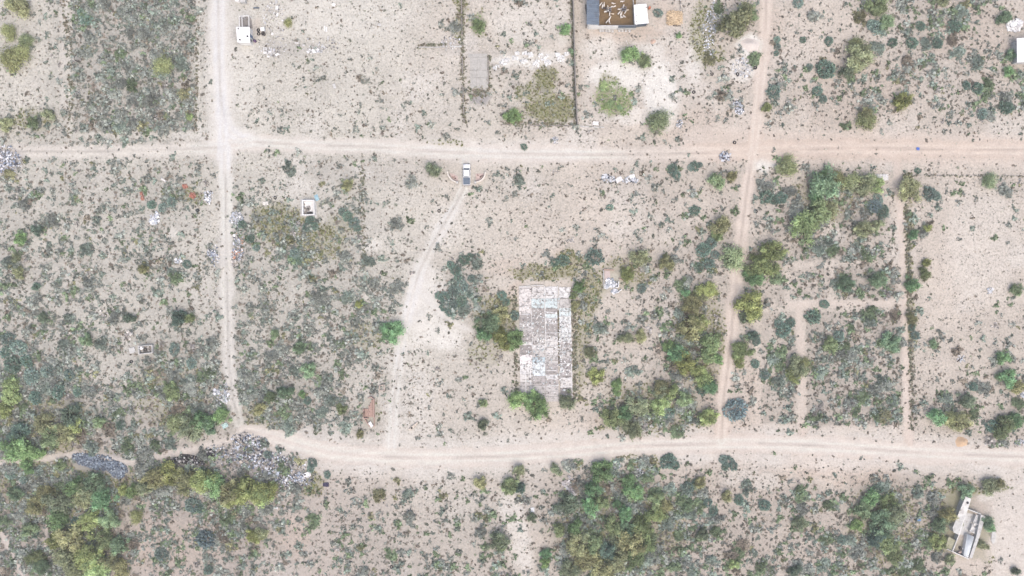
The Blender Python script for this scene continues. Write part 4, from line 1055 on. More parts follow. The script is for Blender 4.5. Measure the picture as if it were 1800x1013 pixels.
# --- white-roofed shed at the right edge
ws = thing('edge_shed', 'white-roofed shed cut by the right edge', 'shed', *W(1830, 88), 0)
hw = 2.6
MB().prism(poly([(1789.5,70),(1858,66),(1862,106),(1791,108)], hw), 0, hw - .1).build('wall', M['plasterg'], ws)
vv = 67.0; k = 0
for i in range(9):
    u0 = 1787.5 + i * 8.2; mb = MB().prism(poly([(u0, 67.5 - i * .45),(u0 + 8.15, 67 - i * .45),(u0 + 8.6, 109.5 - i * .4),(u0 + .5, 110 - i * .4)], hw), hw - .08, hw + (.02 if i % 2 else 0)); mb.build('roof_sheet', M['whiteroof'], ws)

# --- white ruin, lower right
wr = thing('white_ruin', 'white roofless courtyard house ruin at lower right', 'ruin', *W(1697, 930), 0)
hr = 1.7
wing = [(1697.4,873),(1707.2,877),(1698.5,905),(1692,922),(1686.5,940.5),(1676,936),(1674.3,928),(1682,910)]
wi = [(1697.9,874),(1706.4,877.6),(1698,904.5),(1691.4,921.5),(1686,939.5),(1676.6,935.4),(1675.2,928),(1682.6,910.3)]
MB().prism(poly(wi, hr), 0, hr - .1).build('wing_wall', M['plasterg'], wr)
MB().prism(poly(wing[:3] + wing[7:], hr), hr - .1, hr + .02).build('roof', M['oldwhite'], wr); MB().prism(poly([wing[2], wing[3], wing[4], wing[5], wing[6], wing[7]], hr - .25), hr - .3, hr - .12).build('roof', M['oldwhite'], wr)
x, y = W(1700.5, 884, hr); MB().box(x, y, hr + .08, .55, .5, .14, .35).build('roof_hatch', M['black'], wr)
x, y = W(1688.5, 897, hr); MB().box(x, y, hr + .06, .4, .3, .1, .35).build('roof_hatch', M['block'], wr)
MB().prism(poly([(1696,900),(1722,908),(1702,945),(1680,936)]), -.05, .06).build('courtyard_floor', M['plasterg'], wr)
def rw(a, b, h, th=.22, m='oldwhite', name='wall'): MB().wall(W(a[0], a[1], h), W(b[0], b[1], h), th, 0, h).build(name, M[m], wr)
rw((1702,895.5), (1724,904), 1.4); rw((1686.5,939), (1674.5,969.5), 1.4); rw((1674,969.8), (1703,983), 1.2); rw((1662,964.5), (1673.5,969.6), 1.5, .2, 'plasterg')
rw((1717,905.5), (1711.5,919), .9); rw((1710.5,921.5), (1705.5,934), .91); rw((1712,919.5), (1720,922.3), .8); rw((1705.5,934.4), (1714,937.4), .82); rw((1712.5,926.8), (1707.5,925), .7)
MB().prism(poly([(1724.5,904.5),(1732.2,908.5),(1722.5,942),(1709,981),(1703.6,981.5),(1716,944)], 1.1), 0, 1.1).build('side_wing', M['plasterg'], wr)
MB().prism(poly([(1718,906),(1724,905),(1716.5,926),(1711,924)], .3), 0, .3).build('room_floor', M['white'], wr); MB().prism(poly([(1709,927),(1716,927.5),(1713,937),(1706,934.6)], .25), 0, .25).build('room_floor', M['white'], wr)
# barrel roofed room
rp = poly([(1701.5,940),(1713.5,944.5),(1703,981.5),(1694.6,977.6)], 1.3)
P = []; F = []; n = 8
for j in range(n + 1):
    t = j / n; z = 1.05 + .3 * math.sin(math.pi * t)
    P += [(rp[0][0] + (rp[1][0] - rp[0][0]) * t, rp[0][1] + (rp[1][1] - rp[0][1]) * t, z), (rp[3][0] + (rp[2][0] - rp[3][0]) * t, rp[3][1] + (rp[2][1] - rp[3][1]) * t, z)]
for j in range(n): F.append((j * 2, j * 2 + 1, j * 2 + 3, j * 2 + 2))
F += [tuple(range(0, 2 * n + 2, 2)), tuple(range(1, 2 * n + 2, 2))[::-1]]
MB().prism(rp, 0, 1.04).build('room_wall', M['white'], wr); MB().add(P, F).build('barrel_roof', plain('pale_roof_coat', C(226,232,236,.45), .7, .06, 1.5, stain=C(200,204,206), stain_amt=.5), wr, True)
lid = [(1667.8,943.3),(1680.2,950.4),(1674.4,969),(1661.9,962.6)]
MB().prism(poly(lid, 1.1), 0, 1.1).build('cistern', plain('mossy_concrete', C(186,184,160), .95, .15, 3, stain=C(160,156,124), stain_amt=.7, stain_scale=1.2), wr)
for (u, v, a, b, c) in ((1691.5,965,.5,1.2,'white'),(1693,968,.7,.5,'white'),(1687,963,.6,.7,'darkwood'),(1685,970,.9,.5,'pink')): x, y = W(u, v); MB().box(x, y, .3, a, b, .5, .3, .85).build('junk_block', M[c], wr)
tag(MB().prism(poly([(1741.5,949),(1744,932),(1748.5,930),(1750.5,940),(1748,953),(1744,956)]), -.1, .12).build('lime_pad', M['plasterg']), 'pale lime pad right of the white ruin', 'pad')

# --- mounds as things of their own
def mound(name, label, u, v, a, b, h, col, seed):
    x0, y0 = W(u, v); n, k = 28, 9; P = [(x0, y0, gz(x0, y0) + h)]; F = []; r = np.random.default_rng(seed); ph = r.uniform(0, 6.28, 4)
    for j in range(1, k + 1):
        q = j / k
        for i in range(n):
            t = 2 * math.pi * i / n; w = 1 + .12 * math.sin(2 * t + ph[0]) + .08 * math.sin(3 * t + ph[1]) + .05 * math.sin(7 * t + ph[2])
            x = x0 + a * S * q * w * math.cos(t); y = y0 + b * S * q * w * math.sin(t)
            P.append((x, y, gz(x, y) + h * (math.cos(math.pi * q) * .5 + .5) + r.uniform(-.04, .04) * (1 - q) - (.08 if j == k else 0)))
    for i in range(n): F.append((0, 1 + i, 1 + (i + 1) % n))
    for j in range(k - 1):
        for i in range(n): A = 1 + j * n; F.append((A + i, A + n + i, A + n + (i + 1) % n, A + (i + 1) % n))
    o = MB().add(P, F).build(name, plain(name + '_soil', C(*col), .95, .12, 3, bump=.03), None, True)
    return tag(o, label, 'mound')
mound('lime_mound', 'pale round lime mound beside the reddish road', 1319, 80, 17, 14, .7, (238,228,220), 1)
mound('sand_mound', 'round tan sand mound above lower road at right', 1690, 777, 11, 11, .6, (222,192,160), 2)
mound('earth_mound', 'small pinkish earth mound in limy yard below goat pen', 1148, 73, 5, 5, .3, (222,196,178), 3)

# --- wire fence of the pale field, at right
def wire_fence(label, pts, step=22):
    t = thing('wire_fence', label, 'fence', *W(*pts[0])); prev = None
    for (u0, v0), (u1, v1) in zip(pts[:-1], pts[1:]):
        n = max(1, int(math.hypot(u1 - u0, v1 - v0) / step))
        for i in range(n + 1):
            u = u0 + (u1 - u0) * i / n; v = v0 + (v1 - v0) * i / n; x, y = W(u, v); z = gz(x, y)
            MB().tube((x, y, z - .2), (x + random.gauss(0, .04), y + random.gauss(0, .04), z + 1.3), .06, .05).build('post', M['wood'], t)
            if prev:
                for hh in (.4, .8, 1.2): MB().tube((prev[0], prev[1], prev[2] + hh), (x, y, z + hh), .012, None, 3).build('wire', M['steel'], t)
            prev = (x, y, z)
wire_fence('wire fence along upper edge of the pale field', [(1588,308.5),(1700,309),(1812,310)])
wire_fence('wire fence along left edge of the pale field', [(1592,312),(1596,450),(1600,600),(1605,757)])
# ------------------------------------------------------------------ plants
def leaf_cloud(seed, nclump, nleaf, size, flat=.75, core=.5, spread=.3, zmin=-.2, updir=.5, asp=1.7, soft=.75, cspan=(.72, 1.28)):
    """leaf-sized diamonds spread through uneven clumps inside a unit-radius crown; returns (n*4,3) and per-vertex shade"""
    r = np.random.default_rng(seed)
    ph = r.uniform(0, 6.28, 4)
    cen = []
    while len(cen) < nclump:
        d = r.normal(size=3); d /= np.linalg.norm(d)
        if d[2] < zmin: continue
        t = math.atan2(d[1], d[0]); out = 1 + .13 * math.sin(2 * t + ph[0]) + .12 * math.sin(3 * t + ph[1]) + .09 * math.sin(5 * t + ph[2])
        q = r.uniform(core ** 2, 1) ** .5 * out * (1 - spread * .6)
        cen.append((d[0] * q, d[1] * q, d[2] * q * flat))
    cen = np.array(cen); cr = r.uniform(.7, 1.3, nclump) * spread; cs = r.uniform(*cspan, nclump)
    k = r.integers(nclump, size=nleaf)
    d = r.normal(size=(nleaf, 3)); d /= np.linalg.norm(d, axis=1)[:, None]
    p = cen[k] + d * (cr[k] * np.abs(r.normal(0, soft, nleaf)) ** .8)[:, None] * np.array([1, 1, flat])
    p[:, 2] = np.abs(p[:, 2] + .0)
    nrm = d * .6 + np.array([0, 0, updir]) + r.normal(size=(nleaf, 3)) * .45
    nrm /= np.linalg.norm(nrm, axis=1)[:, None]
    a = np.cross(nrm, r.normal(size=(nleaf, 3))); a /= np.linalg.norm(a, axis=1)[:, None]; b = np.cross(nrm, a)
    s = size * r.uniform(.6, 1.4, nleaf)
    A = a * (s * asp * .5)[:, None]; B = b * (s * .5)[:, None]
    Vt = np.stack([p - A, p - B, p + A, p + B], 1)
    shade = cs[k] * r.uniform(.78, 1.22, nleaf)
    sh = np.stack([shade * r.uniform(.97, 1.03, nleaf), shade, shade * r.uniform(.96, 1.04, nleaf)], 1)
    return Vt.reshape(-1, 3), np.repeat(sh, 4, 0)

def pad_cloud(seed, npad, size, flat=.62):
    """prickly pear: upright oval pads, each a thickened disc, over a dome"""
    r = np.random.default_rng(seed); quads_ = []; shades = []
    ph = r.uniform(0, 6.28, 3)
    for i in range(npad):
        d = r.normal(size=3); d[2] = abs(d[2]) * .9 + .08; d /= np.linalg.norm(d)
        t = math.atan2(d[1], d[0]); out = 1 + .06 * math.sin(2 * t + ph[0]) + .05 * math.sin(5 * t + ph[1])
        q = r.uniform(.25, 1) ** .5 * .95 * out
        c = np.array([d[0] * q, d[1] * q, d[2] * q * flat])
        up = d * .9 + np.array([0, 0, .5]) + r.normal(size=3) * .45; up /= np.linalg.norm(up)
        n = np.cross(up, r.normal(size=3)); n /= np.linalg.norm(n); w = np.cross(up, n)
        L = size * r.uniform(.75, 1.3); wd = L * .36; th = L * .09; m = 8
        ring = [c + up * (L * .5 * math.cos(2 * math.pi * j / m)) + w * (wd * math.sin(2 * math.pi * j / m)) for j in range(m)]
        fr = [c + up * (L * .5 * .7 * math.cos(2 * math.pi * j / m)) + w * (wd * .7 * math.sin(2 * math.pi * j / m)) + n * th for j in range(m)]
        bk = [p - 2 * n * th for p in fr]
        for side in (fr, bk):
            for j in range(0, m, 2): quads_.append([side[j], side[(j + 1) % m], side[(j + 2) % m], c + n * th * 1.1 * (1 if side is fr else -1)])
            for j in range(m): quads_.append([ring[j], ring[(j + 1) % m], side[(j + 1) % m], side[j]])
        s = r.uniform(.75, 1.35); shades += [(s * r.uniform(.96, 1.04), s, s * r.uniform(.95, 1.06))] * (len(quads_) - len(shades))
    return np.array(quads_).reshape(-1, 3), np.repeat(np.array(shades), 4, 0)

def blade_tuft(seed, n, h=.9):
    r = np.random.default_rng(seed); Q = []; sh = []
    for i in range(n):
        t = r.uniform(0, 6.28); q = r.uniform(0, .35); b = np.array([math.cos(t) * q, math.sin(t) * q, 0])
        l = r.uniform(.5, 1.0); tip = b + np.array([math.cos(t + r.normal() * .5) * l, math.sin(t + r.normal() * .5) * l, h * r.uniform(.35, 1)])
        w = np.array([-math.sin(t), math.cos(t), .0]) * .16 * r.uniform(.7, 1.4); mid_ = (b + tip) / 2 + np.array([0, 0, .18])
        Q.append([b, mid_ - w, tip, mid_ + w]); s = r.uniform(.7, 1.35); sh.append((s, s * r.uniform(.96, 1.04), s * r.uniform(.9, 1.05)))
    return np.array(Q).reshape(-1, 3), np.repeat(np.array(sh), 4, 0)

def stems(seed, n, h):
    r = random.Random(seed); mb = MB()
    for i in range(n):
        t = 6.283 * i / n + r.uniform(-.4, .4); q = r.uniform(.35, .75); z1 = h * r.uniform(.55, .9)
        m = (math.cos(t) * q * .4, math.sin(t) * q * .4, z1 * .55)
        mb.tube((math.cos(t) * .05, math.sin(t) * .05, -.1), m, .055, .04, 5); e = (math.cos(t) * q, math.sin(t) * q, z1); mb.tube(m, e, .04, .015, 5)
        for s in (-1, 1):
            e2 = (math.cos(t + s * .6) * q * .9, math.sin(t + s * .6) * q * .9, z1 * r.uniform(.8, 1.05)); mb.tube(m, e2, .025, .008, 4)
    return mb

def plant_mesh(name, Vt, sh, mat=None):
    return fast_mesh(name, Vt, 4, mat or M['leaf'], sh, 'shade')

CROWN = [plant_mesh('crown', *leaf_cloud(10 + i, 34, 4200, .072, .72, .2, .27, soft=.7, cspan=(.6, 1.35))) for i in range(6)]
FEATHER = [plant_mesh('crown', *leaf_cloud(40 + i, 44, 3000, .055, .7, .15, .36, asp=3.0, soft=.9)) for i in range(3)]
TRUNK = [stems(70 + i, 5 + i % 3, .75).mesh('trunk', M['bark']) for i in range(4)]
SHRUB_T = [leaf_cloud(100 + i, 16, 320, .19, .62, .2, .36, zmin=0) for i in range(5)]
SHRUB = [plant_mesh('shrub', *leaf_cloud(130 + i, 24, 800, .13, .55, .1, .32, zmin=0, updir=.7, soft=.6, cspan=(.65, 1.4))) for i in range(5)]
PEAR = [plant_mesh('prickly_pear', *pad_cloud(160 + i, 300, .22)) for i in range(4)]
SMALL_T = [leaf_cloud(200 + i, 7, 46, .46, .7, .1, .5, zmin=0) for i in range(6)]
BIG_T = [leaf_cloud(260 + i, 18, 74, .30, .55, .05, .32, zmin=0, updir=.7, asp=1.3, soft=.5, cspan=(.6, 1.45)) for i in range(6)]
MED_T = [leaf_cloud(220 + i, 10, 24, .53, .55, .05, .34, zmin=0, updir=.7, asp=1.3, soft=.5, cspan=(.62, 1.4)) for i in range(6)]
TUFT_T = [leaf_cloud(240 + i, 4, 6, 1.0, .5, .0, .5, zmin=0, updir=2.2, asp=1.0, soft=.5) for i in range(8)]

HAZE = 0.0003
LEAFK = .82
TONE = {'l': ((146,164,126), 'light green'), 'b': ((128,154,114), 'bright green'), 'g': ((130,146,116), 'mid green'), 'o': ((145,149,119), 'olive green'), 'd': ((112,127,112), 'dark green'), 'y': ((145,156,112), 'yellow green'), 's': ((148,157,122), 'pale feathery')}
# u, v, radius in pixels, tone
TREES = """33,10,18,o 18,102,25,s 36,88,14,s 42,70,13,s 10,55,14,s 285,112,17,s 85,200,11,o 55,215,10,g 5,218,12,o 332,205,6,y 15,2,10,o
842,45,11,y 758,298,14,o 610,325,10,o 505,40,8,s 993,50,10,b 1300,32,27,o 1316,18,14,g 1111,91,16,b 1134,105,12,g 1063,147,8,l 1060,155,5,l 1074,181,8,l 1066,186,5,l 1090,188,5,l 1110,165,4,l 1157,214,20,s 1194,62,5,b 1006,90,6,g 903,203,13,b 1265,318,15,g 1288,310,9,o
1515,97,21,o 1508,78,15,s 1494,123,12,d 1563,36,12,g 1541,12,20,g 1590,177,15,y 1530,210,18,s 1524,200,12,o 1768,30,12,g 1660,0,10,o 1776,126,9,b 1390,291,18,s 1378,294,11,o 1455,322,25,g 1474,312,14,s 1448,310,10,b 1518,328,24,o 1540,322,16,y 1505,318,16,s 1603,332,20,o 1745,318,13,s 1350,188,8,y 1778,95,10,g
33,420,10,b 62,405,9,d 75,558,9,d 225,560,9,d 312,558,14,d 330,562,10,g 15,676,14,y 150,598,10,g 250,472,9,o 30,480,10,o 62,504,7,d 26,455,9,o 140,880,14,o
687,585,18,b 860,568,18,g 882,598,15,y 906,596,15,b 482,590,9,g 525,612,11,g 540,650,12,g 630,535,6,y 850,590,12,b 880,552,15,o
1122,455,17,o 1103,482,12,y 1172,462,13,o 1019,504,11,b 1011,538,9,o 1009,520,6,g 1268,400,18,o 1262,412,11,y 1290,450,22,s 1285,458,12,g 1346,468,20,y 1330,488,16,b 1322,478,14,y 1360,442,20,y 1320,535,22,y 1326,550,14,y 1243,510,16,y 1220,535,16,o 1205,517,8,b 1232,518,12,o 1215,580,20,o 1230,568,14,y 1250,612,20,y 1205,636,17,y 1222,652,14,y 1190,622,15,b 1178,610,10,b 1305,618,17,y 1300,632,12,y 1238,668,15,y 1252,680,14,b 1262,632,9,b 1050,662,13,y 1037,620,10,o 1100,595,11,o 1127,593,10,o 1163,692,14,o 1325,590,9,d 1310,560,9,d
1418,397,24,y 1445,372,20,g 1462,368,15,o 1440,350,14,b 1522,402,15,o 1545,395,9,o 1606,500,12,b 1628,481,10,g 1607,413,8,b 1630,402,7,y 1630,462,7,y 1765,630,11,b 1790,510,10,g 1642,605,7,g 1568,600,15,g 1400,645,20,o 1396,660,13,y 1775,664,15,b 1790,680,12,o 1605,560,9,o 1412,640,12,s 1760,665,8,g 1490,500,13,g 1460,605,12,g 1545,490,15,g
15,692,18,y 5,718,15,y 70,742,18,o 108,762,20,o 125,750,14,y 20,790,22,b 48,796,18,b 30,762,16,d 118,730,20,d 85,770,18,g 352,742,16,b 388,732,13,b 365,750,14,g 332,757,20,o 305,745,16,s 300,690,14,g 172,742,9,g 295,680,10,g 45,820,12,b 105,820,9,g 125,862,18,b 162,852,18,g 148,862,15,o 176,880,18,b 95,884,20,o 76,868,15,o 100,920,18,b 152,918,18,y 122,950,22,o 150,978,25,y 112,985,20,o 60,890,16,o 50,930,14,g 180,950,16,g 165,1000,20,y 130,1010,18,o 60,980,12,g 92,955,14,y
230,868,13,b 270,842,20,o 298,836,18,y 250,858,14,o 322,850,18,o 350,848,20,y 378,858,20,b 400,870,20,o 432,866,22,y 458,872,20,y 410,880,14,y 310,838,12,o 212,862,10,y 445,945,13,y 192,990,16,o 72,1000,14,g 235,910,12,s 465,866,16,y 455,940,12,o 25,870,12,g 190,915,15,g 205,960,14,g 210,1005,14,o
530,693,6,b 455,717,12,o 632,764,7,o 600,720,9,g 876,955,18,d 878,957,11,y 850,710,7,g 848,745,10,d 896,856,14,g 845,850,10,o 475,700,10,g 500,690,12,g 915,860,10,d
912,700,18,b 944,714,22,b 930,705,12,b 998,706,14,o 1085,682,11,b 1076,735,17,g 1118,716,20,o 1100,728,14,b 1160,716,15,y 1166,684,15,o 1182,690,12,y 1116,758,15,o 1092,742,12,o 1247,735,15,y 1205,702,12,g 912,830,11,o 978,828,9,o
1060,829,19,b 1046,860,15,b 1038,892,15,b 1056,886,12,g 1085,888,8,b 1115,866,16,b 1104,850,12,b 1075,925,17,g 1100,905,13,b 1155,880,14,g 1132,928,18,y 1152,908,15,y 1165,890,12,o 1010,958,20,o 1030,985,20,o 1112,958,22,o 1116,985,18,y 1088,988,18,o 1060,1005,18,o 1000,1005,18,o 960,975,9,b 958,990,8,b 998,888,18,d 1012,928,13,b 1068,970,14,d 1278,872,10,o 1232,850,10,o 1290,993,9,y 935,912,8,d 1045,960,15,g 1135,960,15,y 985,935,12,g 1100,935,14,g 1235,940,10,d 1025,945,12,o 1210,890,11,g 1085,950,13,d
1655,735,15,b 1690,742,19,o 1675,735,13,s 1702,704,13,d 1770,752,18,g 1790,742,14,b 1535,880,15,b 1565,886,15,y 1555,925,20,g 1575,905,18,o 1545,945,16,d 1510,925,10,b 1657,920,14,g 1672,985,9,o 1702,864,13,g 1745,858,14,o 1758,852,10,o 1740,922,12,g 1745,930,8,b 1688,921,7,g 1652,955,13,y 1565,960,17,g 1400,1005,10,d 1410,922,11,o 1790,1005,8,d 1575,980,14,g 1520,900,14,g 1668,905,14,o 1730,960,9,o""".split()

placed = []          # (u, v, r) of trees and big cacti, to keep scatter off them
TREE_LABELS = {(944,714): 'big bright green tree at lower left corner of the long ruined floor', (687,585): 'lone round green tree beside the diagonal track', (1157,214): 'pale feathery tree at lower right of the limy yard', (388,732): 'bright green tree at lower end of left road',
 (18,102): 'broad green tree cut by left edge near the top', (1300,32): 'wide olive tree left of the top of reddish road', (1418,397): 'rounded yellow-green tree at left of the plot right of reddish road', (1688,921): 'small soft green tree growing inside the white ruin'}
def pix_height(t): return t
for i, e in enumerate(TREES):
    u, v, r, tn = e.split(','); u, v, r = float(u), float(v), float(r)
    col, word = TONE[tn]
    R = r * S * (1.04 if tn in 'sl' else 1.24); Ht = R * random.uniform(.95, 1.25) + .5
    x, y = W(u, v, Ht * .55)
    size = 'small' if r < 11 else ('large' if r > 18 else 'middling')
    lab = TREE_LABELS.get((int(u), int(v))) or where('%s %s tree' % (size, word), u, v)
    if tn == 'l': Ht *= .55
    t = thing('mesquite_tree', lab, 'tree', x, y, group='trees and tall bushes')
    cm = (FEATHER if tn in 'sl' else CROWN)[i % (3 if tn in 'sl' else 6)]
    c = bpy.data.objects.new('crown', cm); COL.objects.link(c); c.parent = t
    c.scale = (R, R * random.uniform(.88, 1.1), Ht / 1.0 * .95); c.rotation_euler.z = random.uniform(0, 6.28); c.location.z = .15 * Ht
    kk = random.uniform(.88, 1.12); hs = random.uniform(-6, 6)
    c.color = C(min(255, col[0] * kk + hs), min(255, col[1] * kk), min(255, col[2] * kk - hs), 1.12)
    s = bpy.data.objects.new('trunk', TRUNK[i % 4]); COL.objects.link(s); s.parent = t; s.scale = (R * .9, R * .9, Ht); s.rotation_euler.z = c.rotation_euler.z
    placed.append((u, v, r))

PEARS = """1046,452,18 1454,121,19 1295,721,22 1281,812,12 1290,820,9 1272,808,9 1275,822,7 1072,365,7 1222,370,11 1128,507,10 990,458,12 975,462,9 921,258,7 1438,160,10 1448,174,8 1720,155,12 1772,188,14 1728,200,11 1423,118,8 1458,72,9 1543,48,15 1533,42,9 1680,45,14 1404,4,11 1361,160,15 1366,70,7 1367,82,7 1365,94,6 1412,70,7
1540,362,14 1554,372,13 1545,350,10 1636,340,14 1648,345,9 545,388,10 538,400,9 552,398,8 610,380,10 600,372,8 622,392,10 628,402,7 518,446,11 525,458,9 512,455,8 815,458,12 826,452,8 800,474,11 792,466,8 806,488,10 812,505,13 798,512,12 782,524,12 770,520,8 795,535,12 812,530,11 780,540,9 790,550,9 828,490,8 825,515,8 882,520,10 890,532,8 905,555,9
1238,440,15 1252,428,12 1246,464,12 1258,448,9 1230,470,10 1175,813,15 1188,820,9 1210,858,12 1222,850,8 1176,727,11 1236,684,12 1328,640,9 1330,600,9 1545,862,13 1555,872,9 360,950,18 282,976,13 338,889,16 352,895,10 366,1003,10 1183,298,11 1190,308,9 1222,292,9 1215,294,7 1230,290,6 1157,22,9 1430,558,14 1378,582,16 1390,568,10 1370,570,10 1348,346,14 1374,348,13 1362,352,9
30,612,15 12,596,14 20,642,17 52,662,16 82,652,14 100,690,14 60,700,13 8,620,12 45,635,12 150,34,12 142,22,9 210,748,10 305,615,11 335,640,12 120,660,12 135,690,10 1475,592,12 1345,660,11 1450,535,10 1700,150,9 1605,75,12 1570,75,10 1650,75,11 1620,45,10 540,705,8 1480,950,10 1345,890,12 1255,900,10 1245,885,10 1300,880,10 1145,965,9 1050,930,9 1615,300,6 1610,590,9 1604,575,8 1712,680,9 1745,750,13 1758,740,8 425,395,9 440,420,9 450,435,8 300,355,11 285,365,9 265,360,9 328,465,9 130,918,10 160,800,7 18,835,11 40,845,9 60,940,9 70,870,6 470,800,9 548,815,10 545,825,8 575,835,8""".split()
PEAR_LABELS = {(1046,452): 'large shaggy round blue-green cactus clump above right of long ruined floor', (1295,721): 'large blue-grey cactus clump beside the reddish road end', (1454,121): 'broad round blue-green cactus clump in the upper right scrub', (1072,365): 'small lone cactus clump on bare sand right of the pickup'}
for i, e in enumerate(PEARS):
    u, v, r = [float(a) for a in e.split(',')]
    R = r * S * 1.0; x, y = W(u, v, R * .4)
    size = 'small' if r < 9 else ('large' if r > 14 else 'middling')
    tint = random.choice([(140,164,152), (148,168,158), (134,156,142), (150,168,160)])
    if (u, v) in ((1295, 721), (1540, 362), (360, 950)): tint = (140, 158, 160)
    o = bpy.data.objects.new('prickly_pear', PEAR[i % 4]); COL.objects.link(o)
    o.location = (x, y, gz(x, y)); o.scale = (R, R * random.uniform(.85, 1.12), R * random.uniform(.8, 1.05)); o.rotation_euler.z = random.uniform(0, 6.28)
    kk = random.uniform(.92, 1.08); o.color = C(*[c * kk for c in tint], .85)
    tag(o, PEAR_LABELS.get((int(u), int(v))) or where('%s blue-green cactus clump' % size, u, v), 'cactus', 'prickly pear cacti')
    placed.append((u, v, r * .8))
placed = np.array(placed)

# ---- scatter: shrubs by cover, then small plants everywhere
KEEP_OFF = [(909,499,1009,706),(1026,-80,1146,58),(410,20,448,86),(822,92,860,158),(1660,868,1738,988),(527,348,558,384),(240,604,270,625),(638,696,660,754),(786,286,855,326),(1785,60,1870,114),(1060,470,1092,520),(124,793,232,842),(1306,66,1334,94)]
def clear_of(u, v, pad=0):
    ok = np.ones(u.shape, bool)
    for (a, b, c, d) in KEEP_OFF[:-2]: ok &= ~((u > a - pad) & (u < c + pad) & (v > b - pad) & (v < d + pad))
    for (cu, cv, a, b) in ((178, 816, 50, 16), (1320, 80, 16, 14), (1690, 777, 10, 10)): ok &= ((u - cu) / (a + pad)) ** 2 + ((v - cv) / (b + pad)) ** 2 > 1
    return ok

def candidates(n, seed, m=60):
    r = np.random.default_rng(seed)
    return r.uniform(-m, 1800 + m, n), r.uniform(-m, 1013 + m, n), r

# shrubs
u, v, r = candidates(90000, 301)
F_ = land(u, v)
patch = fbm(u, v, 34, 91, 3)
dens = np.clip(F_['cover'] ** .9 * (0.5 + 1.1 * sstep(.36, .62, patch)), 0, 1.2)
dens *= (1 - np.clip(F_['road'] * 1.6, 0, 1)) * (1 - .9 * F_['shoulder'] * (F_['cover'] < .35)) * (1 - .8 * F_['lime']) * (1 - .4 * F_['grey'])
rad_px = np.clip(np.exp(r.normal(math.log(5.6), .48, len(u))) * (.8 + .5 * F_['cover']) * (.8 + .2 * sstep(450, 900, u)), 2.2, 15)
# cover -> count: -ln(1-c)/area, over the candidate density
area = (1860 + 60) * (1013 + 120); cand = len(u) / area
want = -np.log(1 - np.clip(dens, 0, .93)) / (math.pi * (6.9 * (.8 + .2 * sstep(450, 900, u))) ** 2)
want = want * (1.2 - .2 * sstep(600, 800, u))
keep = (r.random(len(u)) < want / cand) & clear_of(u, v, 3)
u, v, rad_px = u[keep], v[keep], rad_px[keep]; cov = F_['cover'][keep]; brn = F_['brown'][keep]
# tone of each shrub: greys at left, greener at right and below, some brown and dead
warm = sstep(500, 1300, u) * .6 + sstep(600, 950, v) * .5
pick = r.random(len(u)); toneN = fbm(u, v, 90, 95, 3)
cols = np.zeros((len(u), 3))
pal = {'grey': (158,163,156), 'green': (132,148,120), 'teal': (146,158,148), 'brown': (150,142,130), 'dead': (176,172,168), 'olive': (150,150,120)}
for i in range(len(u)):
    p = pick[i]; w = np.clip(warm[i] + (toneN[i] - .5) * .8, 0, 1)
    if p < .62 - .34 * w: c = pal['grey']
    elif p < .82 - .3 * w: c = pal['teal']
    elif p < .92 - .06 * w: c = pal['green']
    elif p < .975: c = pal['brown'] if p < .945 else pal['olive']
    else: c = pal['dead']
    cols[i] = lin(np.clip(np.array(c) * r.uniform(.86, 1.12), 0, 255))
order = np.argsort(-rad_px)
inframe = (u > 3) & (u < 1797) & (v > 3) & (v < 1010)
freeof = np.ones(len(u), bool)
for (a, b, c) in placed: freeof &= np.hypot(u - a, v - b) > c * .8
chosen = [i for i in order if inframe[i] and freeof[i]][:285]
chset = np.zeros(len(u), bool); chset[chosen] = True
TW = {'grey': 'grey-green', 'green': 'green', 'teal': 'pale teal', 'brown': 'brownish', 'dead': 'bare grey', 'olive': 'olive'}
palk = list(pal); pall = np.array([lin(pal[k]) for k in palk])
for n_, i in enumerate(chosen):
    x, y = W(u[i], v[i], .4); R = rad_px[i] * S
    o = bpy.data.objects.new('desert_shrub', SHRUB[n_ % 5]); COL.objects.link(o)
    o.location = (x, y, gz(x, y) - .03); o.scale = (R, R * random.uniform(.82, 1.1), R * random.uniform(.75, 1.0)); o.rotation_euler.z = random.uniform(0, 6.28)
    kc = cols[i] * LEAFK; o.color = (kc[0], kc[1], kc[2], 1)
    w = TW[palk[int(np.argmin(((pall / pall.sum(1)[:, None] - cols[i] / cols[i].sum()) ** 2).sum(1) + .02 * ((pall.sum(1) - cols[i].sum()) ** 2)))]]
    tag(o, where('%s %s shrub' % ('broad' if rad_px[i] > 9 else 'low', w), u[i], v[i]), 'shrub', 'desert shrubs')

def raw_scatter(u, v, rad, cols, temps, zs=.8, seed=0):
    """every plant a copy of a template, merged into one set of leaves"""
    r = np.random.default_rng(seed + 900); Vs = []; Cs = []
    X = (u - 900) * S; Y = (506.5 - v) * S; Z = height(u, v) - .02
    var = r.integers(len(temps), size=len(u)); th = r.uniform(0, 6.283, len(u)); sq = r.uniform(.8, 1.2, len(u)); zz = r.uniform(.75, 1.25, len(u)) * zs
    for k, (Vt, sh) in enumerate(temps):
        m = np.where(var == k)[0]
        if not len(m): continue
        c, s = np.cos(th[m]), np.sin(th[m]); R = rad[m]
        tx = Vt[None, :, 0] * (R * sq[m])[:, None]; ty = Vt[None, :, 1] * R[:, None]
        out = np.stack([tx * c[:, None] - ty * s[:, None] + X[m][:, None], tx * s[:, None] + ty * c[:, None] + Y[m][:, None], Vt[None, :, 2] * (R * zz[m])[:, None] + Z[m][:, None]], -1)
        Vs.append(out.reshape(-1, 3)); Cs.append((cols[m][:, None, :] * sh[None]).reshape(-1, 3))
    return np.concatenate(Vs), np.concatenate(Cs)

